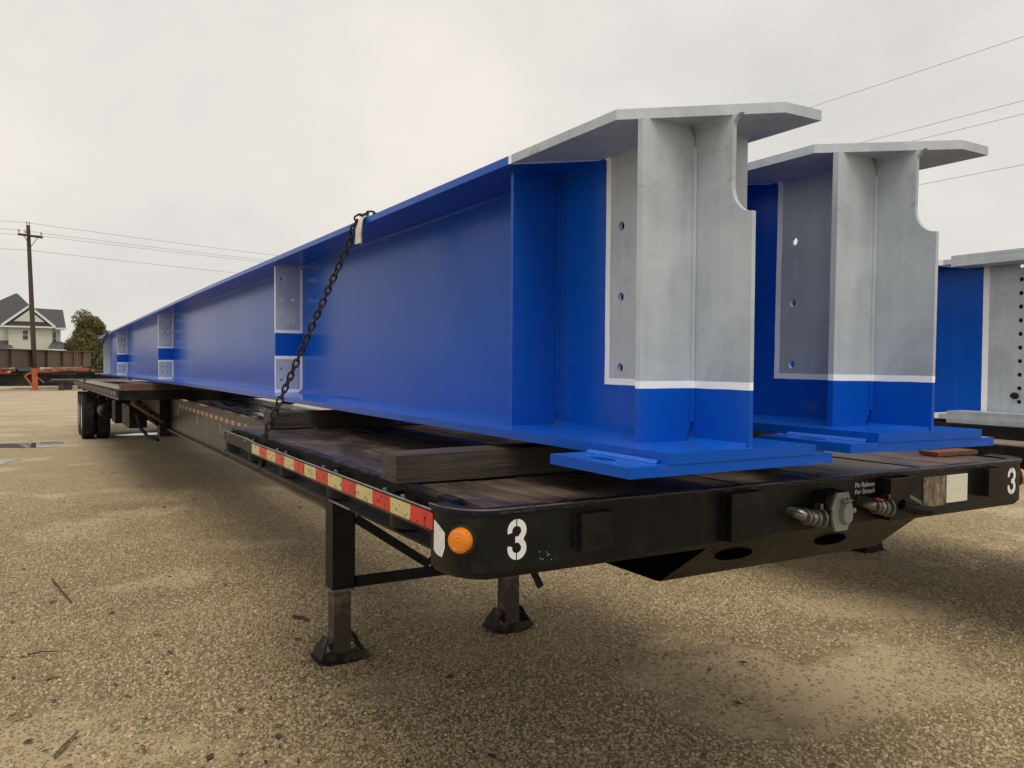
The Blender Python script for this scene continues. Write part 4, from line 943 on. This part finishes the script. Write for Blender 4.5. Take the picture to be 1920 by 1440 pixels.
for (x, z0, z1, w_) in ((.42, 4.05, 5.02, .48), (3.05, 3.6, 4.9, .28)):
    yf = -.62 if x < 2 else .88
    wf = HB('window', 'trim_white', x - w_ - .08, x + .08, yf - .03, yf + .01, z0 - .08, z1 + .08); HB('pane', 'glass_dark', x - w_, x, yf - .045, yf - .031, z0, (z0 + z1) / 2 - .03, wf); HB('pane', 'glass_dark', x - w_, x, yf - .045, yf - .031, (z0 + z1) / 2 + .03, z1, wf)
bm = bmesh.new(); poly(bm, ((2.2, -3.2, 3.05), (5.5, -2.4, 2.95), (3.6, 1.0, 3.9), (2.65, .2, 3.95)), ((2.2, -3.2, 3.05), (2.65, .2, 3.95), (2.66, .9, 3.2)), ((5.5, -2.4, 2.95), (5.5, 2, 2.95), (3.6, 1.0, 3.9)), ((2.2, -3.2, 3.05), (2.66, .9, 3.0), (5.5, 2, 2.95), (5.5, -2.4, 2.95))); fin('porch_roof', bm, 'roof_shingle', hs)
bm = bmesh.new(); beam_between(bm, (2.15, -3.25, 2.98), (5.5, -2.45, 2.88), .08, .16); fin('porch_trim', bm, 'trim_white', hs)
for x, y in ((2.3, -3.1), (5.3, -2.4)): HB('porch_post', 'trim_white', x, x + .15, y, y + .15, 0, 2.9)
bm = bmesh.new(); loft(bm, [[(-4.5, -2.0, 3.05), (-4.5, 1.19, 3.05), (-4.5, 1.19, 3.95)], [(-.9, -2.0, 3.05), (-.9, 1.19, 3.05), (-1.36, 1.19, 3.95)]]); fin('porch_roof', bm, 'roof_shingle', hs)
HB('porch_trim', 'trim_white', -4.5, -.85, -2.08, -2.0, 2.9, 3.06)

# tree
def tree(label, loc, h, wr, seed, nleaf=7000):
    rr = random.Random(seed); e_ = empty('tree', loc); tag(e_, label, 'tree')
    bm = bmesh.new(); tube(bm, [(0, 0, -.05), (.05, 0, h * .25), (.0, .05, h * .6), (.05, 0, h * .92)], [.16, .13, .08, .02], 8)
    cl = []
    for k in range(26):
        z = h * (.22 + .70 * (k / 25)); fr = (z / h - .2) / .8; rad = wr * (math.sin(min(1, fr * 1.25 + .18) * 2.9) * .9 + .12) ; a = k * 2.4 + rr.uniform(-.4, .4); d = rad * rr.uniform(.45, .95)
        p = Vector((math.cos(a) * d, math.sin(a) * d, z + d * .25)); tube(bm, [(0, 0, z - .2), (p.x * .5, p.y * .5, z + d * .1), tuple(p)], [.045, .03, .01], 5); cl.append((p, .40 * wr * rr.uniform(.7, 1.15)))
    cl.append((Vector((.05, 0, h * .93)), wr * .24)); cl.append((Vector((.1, 0, h * .84)), wr * .40)); cl.append((Vector((0, 0, h * .6)), wr * .5)); fin('trunk', bm, 'bark', e_, smooth=True)
    vs_, fs = [], []
    for k in range(nleaf):
        p, r_ = rr.choice(cl); d3 = Vector((rr.gauss(0, 1), rr.gauss(0, 1), rr.gauss(0, 1))).normalized() * (rr.random() ** .42); q = d3 * r_ * 1.0 + p; s_ = rr.uniform(.05, .115)
        a = Vector((rr.gauss(0, 1), rr.gauss(0, 1), rr.gauss(0, 1))).normalized(); b = a.orthogonal().normalized(); i = len(vs_)
        vs_ += [q - a * s_ , q + b * s_ * .6, q + a * s_, q - b * s_ * .6]; fs.append((i, i + 1, i + 2, i + 3))
    me = bpy.data.meshes.new('crown'); me.from_pydata([tuple(v_) for v_ in vs_], [], fs); new('crown', me, 'leaves', e_)
tree('rounded tree with thinning olive autumn leaves right of the white house', (3.75, 88.2, 0), 6.1, 2.35, 4, 34000)
tree('low dark shrub beneath the olive tree, by the end of the blue girder', (5.0, 86.0, 0), 2.7, 1.5, 9, 3000)

# brown girder on an orange trailer, black steel in front
A, Bp = Vector((-2.8, 57.1, 0)), Vector((2.88, 71.2, 0)); dr = (Bp - A).normalized(); nrm2 = Vector((dr.y, -dr.x, 0))
def along(bm, s0, s1, off0, off1, z0, z1):
    loft(bm, [[A + dr * s_ + nrm2 * o_ + Vector((0, 0, z)) for o_, z in ((off0, z0), (off1, z0), (off1, z1), (off0, z1))] for s_ in (s0, s1)])
Lg = (Bp - A).length
bg_ = empty('primed_girder', tuple(A)); tag(bg_, 'long brown primed plate girder lying on the orange trailer in the background', 'girder')
def GP(name, mat, s0, s1, a, b, z0, z1):
    bm = bmesh.new(); along(bm, s0, s1, a, b, z0, z1); bmesh.ops.translate(bm, verts=bm.verts, vec=-A); return fin(name, bm, mat, bg_)
GP('web', 'brown_primer', -6, Lg, -.01, .01, 1.40, 2.52); GP('top_flange', 'brown_primer', -6, Lg + .05, -.22, .22, 2.521, 2.56); GP('bottom_flange', 'brown_primer', -6, Lg + .05, -.22, .22, 1.36, 1.399)
for s_ in (1.2, 4.2, 6.6, 9.3, 11.6, 13.2): GP('stiffener', 'brown_primer', s_, s_ + .02, .011, .17, 1.40, 2.52)
bm = bmesh.new(); beam_between(bm, A + dr * (Lg - 4.0) + nrm2 * .24 - A + Vector((0, 0, 2.57)), A + dr * (Lg - 4.0) + nrm2 * .24 - A + Vector((0, 0, 1.30)), .06, .02); fin('tie_strap', bm, 'tan_wood', bg_)
ot = empty('orange_trailer', (-1, 56, 0)); tag(ot, 'orange trailer frame with an upright landing leg, under the brown girder', 'trailer')
def OB(name, mat, a, b, w_, h_, par=ot):
    bm = bmesh.new(); beam_between(bm, Vector(a) - Vector((-1, 56, 0)), Vector(b) - Vector((-1, 56, 0)), w_, h_); return fin(name, bm, mat, par, .01, 1)
OB('frame_rail', 'orange_paint', (-1.05, 56.0, 1.20), (2.3, 64.5, 1.20), .14, .26); OB('leg', 'orange_paint', (-.93, 56.0, .06), (-.98, 56.0, 1.35), .30, .30)
OB('leg_foot', 'orange_paint', (-1.25, 56.0, .03), (-.60, 56.0, .03), .4, .06); OB('leg_brace', 'orange_paint', (-1.5, 56.0, .9), (-1.05, 56.0, .25), .10, .10); OB('leg_brace', 'orange_paint', (-1.5, 56.0, .9), (-1.05, 56.0, 1.15), .10, .10); OB('leg_brace', 'steel_worn', (-.85, 56.0, .85), (-.45, 56.0, .45), .06, .06)
OB('bolster', 'orange_paint', (1.55, 62.4, 1.22), (2.5, 62.2, 1.22), .3, .22); OB('rear_rail', 'orange_paint', (-12, 58.5, 1.22), (-2.0, 57.8, 1.22), .14, .14)
for k in range(5):
    s_ = (k + .5) / 5; a = Vector((-1.05, 55.9, 1.24)).lerp(Vector((2.3, 64.4, 1.24)), s_); b = a + Vector((.12, .3, 0)); OB('tape_block', 'tape_white_old', a + Vector((.02, -.03, 0)), b + Vector((.02, -.03, 0)), .16, .06)
bs = empty('black_girder', (0, 57, 0)); tag(bs, 'black painted girder stacked low on blocks behind the orange leg', 'girder')
def KB(name, mat, x0, x1, y0, y1, z0, z1, par): return BX(name, mat, par, x0, x1, y0 - 57, y1 - 57, z0, z1, .01)
KB('web', 'black_far', -14, 1.3, 57.2, 57.24, .30, .95, bs); KB('top_flange', 'black_far', -14, 1.35, 57.0, 57.45, .95, 1.0, bs); KB('bottom_flange', 'black_far', -14, 1.35, 57.0, 57.45, .25, .30, bs)
for x in (-8, -3.4, .6): KB('block', 'timber_dark', x, x + .5, 56.95, 57.6, 0, .25, bs)
bt = empty('black_trailer', (0, 57, 0)); tag(bt, 'low black flatbed frame standing behind the black girder, reaching right to the blue girder', 'trailer')
KB('deck', 'black_far', -2.0, 7.5, 59.5, 61.8, 1.02, 1.16, bt); KB('frame', 'black_far', -2.0, 7.4, 60.0, 61.2, .62, 1.0, bt); KB('front_post', 'black_far', -2.3, -1.9, 59.6, 61.6, .5, 1.30, bt)
for x in (3.0, 4.3):
    bm = bmesh.new(); lathe(bm, [(-.13, .3), (-.13, .48), (-.1, .5), (.1, .5), (.13, .48), (.13, .3)], 'y', 20, (x, 59.9 - 57, .5)); fin('wheel', bm, 'rubber', bt)
st_ = empty('steel_plate_stack', (1.9, 57.0, 0)); tag(st_, 'grey steel plates stacked flat on the ground beside the orange leg', 'steel')
for k in range(3): BX('steel_plate', 'black_far' if k < 2 else 'steel_worn', st_, -2.2 + k * .1, 2.6 - k * .15, -1.5, -.7, .5 + k * .07, .55 + k * .07, 0)
for x in (-1.6, 1.8): BX('block', 'timber_dark', st_, x, x + .3, -1.45, -.75, 0, .495, 0)
# parked cars far behind
def car(label, loc, rot, mat):
    e_ = empty('parked_car', loc); e_.rotation_euler.z = rot; tag(e_, label, 'car')
    bm = bmesh.new(); loft(bm, [[(x, s_ * .88, z) for x, z in ((-2.2, .35), (2.2, .35), (2.25, .65), (2.0, .86), (.95, .93), (-1.7, .97), (-2.25, .85))] for s_ in (-1, 1)]); fin('body', bm, mat, e_, .06, 2, smooth=True)
    bm = bmesh.new(); loft(bm, [[(x, s_ * w_, z) for x, z, w_ in ((1.0, .93, .80), (.35, 1.40, .66), (-1.2, 1.42, .66), (-1.85, .97, .80))] for s_ in (-1, 1)]); cb_ = fin('cabin', bm, mat, e_, .04, 2, smooth=True)
    for s_ in (-1, 1):
        bm = bmesh.new(); poly(bm, [(x, s_ * (w_ + .012), z) for x, z, w_ in ((.80, .98, .80), (.30, 1.34, .68), (-1.1, 1.36, .68), (-1.6, 1.0, .80))]); fin('window', bm, 'glass_dark', cb_)
    for x in (-1.35, 1.4):
        for s_ in (-1, 1): bm = bmesh.new(); lathe(bm, [(-.1, .2), (-.1, .3), (.1, .3), (.1, .2)], 'y', 16, (x, s_ * .80, .31)); fin('wheel', bm, 'rubber', e_)
car('red car with its roof just showing between the brown girder and the black steel', (-3.7, 70, 0), R(6), 'car_red')
car('pale car half hidden behind the orange leg', (-1.0, 73, 0), R(-4), 'car_white')

# ================================================================== LITTER ON THE GRAVEL
def twig(label, pts, r_, mat='twig', nm='twig', cat='twig'):
    p0 = Vector(pts[0]); bm = bmesh.new(); k = len(pts); tube(bm, [Vector(p) - p0 for p in pts], [r_ * (1 - .5 * i / k) for i in range(k)], 6); o = fin(nm, bm, mat, loc=tuple(p0)); tag(o, label, cat)
twig('thin crooked brown twig lying on the gravel at the left', [(-.814, 5.965, .02), (-.79, 5.75, .028), (-.745, 5.45, .022), (-.70, 5.17, .016)], .008)
twig('dark straight stick on the gravel left of the near landing leg', [(.665, 3.99, .022), (.71, 3.93, .026), (.74, 3.87, .018)], .013)
twig('short black twig lying crosswise on the gravel at far left', [(-.98, 4.02, .02), (-.90, 4.03, .024), (-.83, 4.0, .02)], .006)
bm = bmesh.new(); loft(bm, [[Vector((x, y + s_ * .018, z + q)) for s_, q in ((-1, 0), (0, .008), (1, 0), (0, -.004))] for x, y, z in ((-.07, -.10, .012), (-.03, -.03, .020), (.0, .04, .016), (.045, .11, .024))]); o = fin('bark_strip', bm, 'bark_piece', loc=(-.795, 2.55, .005)); tag(o, 'curled strip of dark bark in the lower left corner', 'bark')
def leaf(label, loc, s_, rot):
    bm = bmesh.new(); poly(bm, [(0, -s_, .002), (s_ * .6, -s_ * .2, .012), (s_ * .35, s_ * .8, .004), (0, s_ * 1.1, .010), (-s_ * .4, s_ * .6, .002), (-s_ * .6, -s_ * .3, .012)]); bmesh.ops.triangulate(bm, faces=bm.faces); o = fin('dead_leaf', bm, 'dead_leaf', loc=loc); o.rotation_euler.z = rot; tag(o, label, 'leaf')
leaf('small orange dead leaf on the gravel right of centre', (2.476, 2.362, .02), .032, .6); leaf('brown curled dead leaf on the gravel near the left edge', (-.86, 3.55, .02), .04, 2.0); leaf('dark dead leaf on the gravel at the bottom centre', (.417, 1.832, .02), .022, 1.1)

bm = bmesh.new(); rr = random.Random(21)
for k in range(420):
    D = 3.3 + 17 * rr.random() ** 1.5; lat = rr.uniform(-.68, .45) * D; f2 = Vector((math.sin(YAW), math.cos(YAW), 0)); r2 = Vector((math.cos(YAW), -math.sin(YAW), 0))
    p = Vector((CAM.x, CAM.y, 0)) + f2 * D + r2 * lat; a = rr.uniform(0, 6.28); l = rr.uniform(.006, .035) * (1 + D * .04); w_ = l * rr.uniform(.12, .6)
    u = Vector((math.cos(a), math.sin(a), 0)); v_ = Vector((-u.y, u.x, 0)); z = Vector((0, 0, rr.uniform(.010, .018)))
    q = [p + z - u * l, p + z + v_ * w_ + Vector((0, 0, .006)), p + z + u * l * .9, p + z - v_ * w_]; vv = [bm.verts.new(x) for x in q]; bm.faces.new((vv[0], vv[1], vv[2])); bm.faces.new((vv[0], vv[2], vv[3]))
o = fin('leaf_litter', bm, 'twig'); struct(o, 'stuff'); o['label'] = 'dark bits of leaf and bark scattered over the gravel'; o['category'] = 'litter'
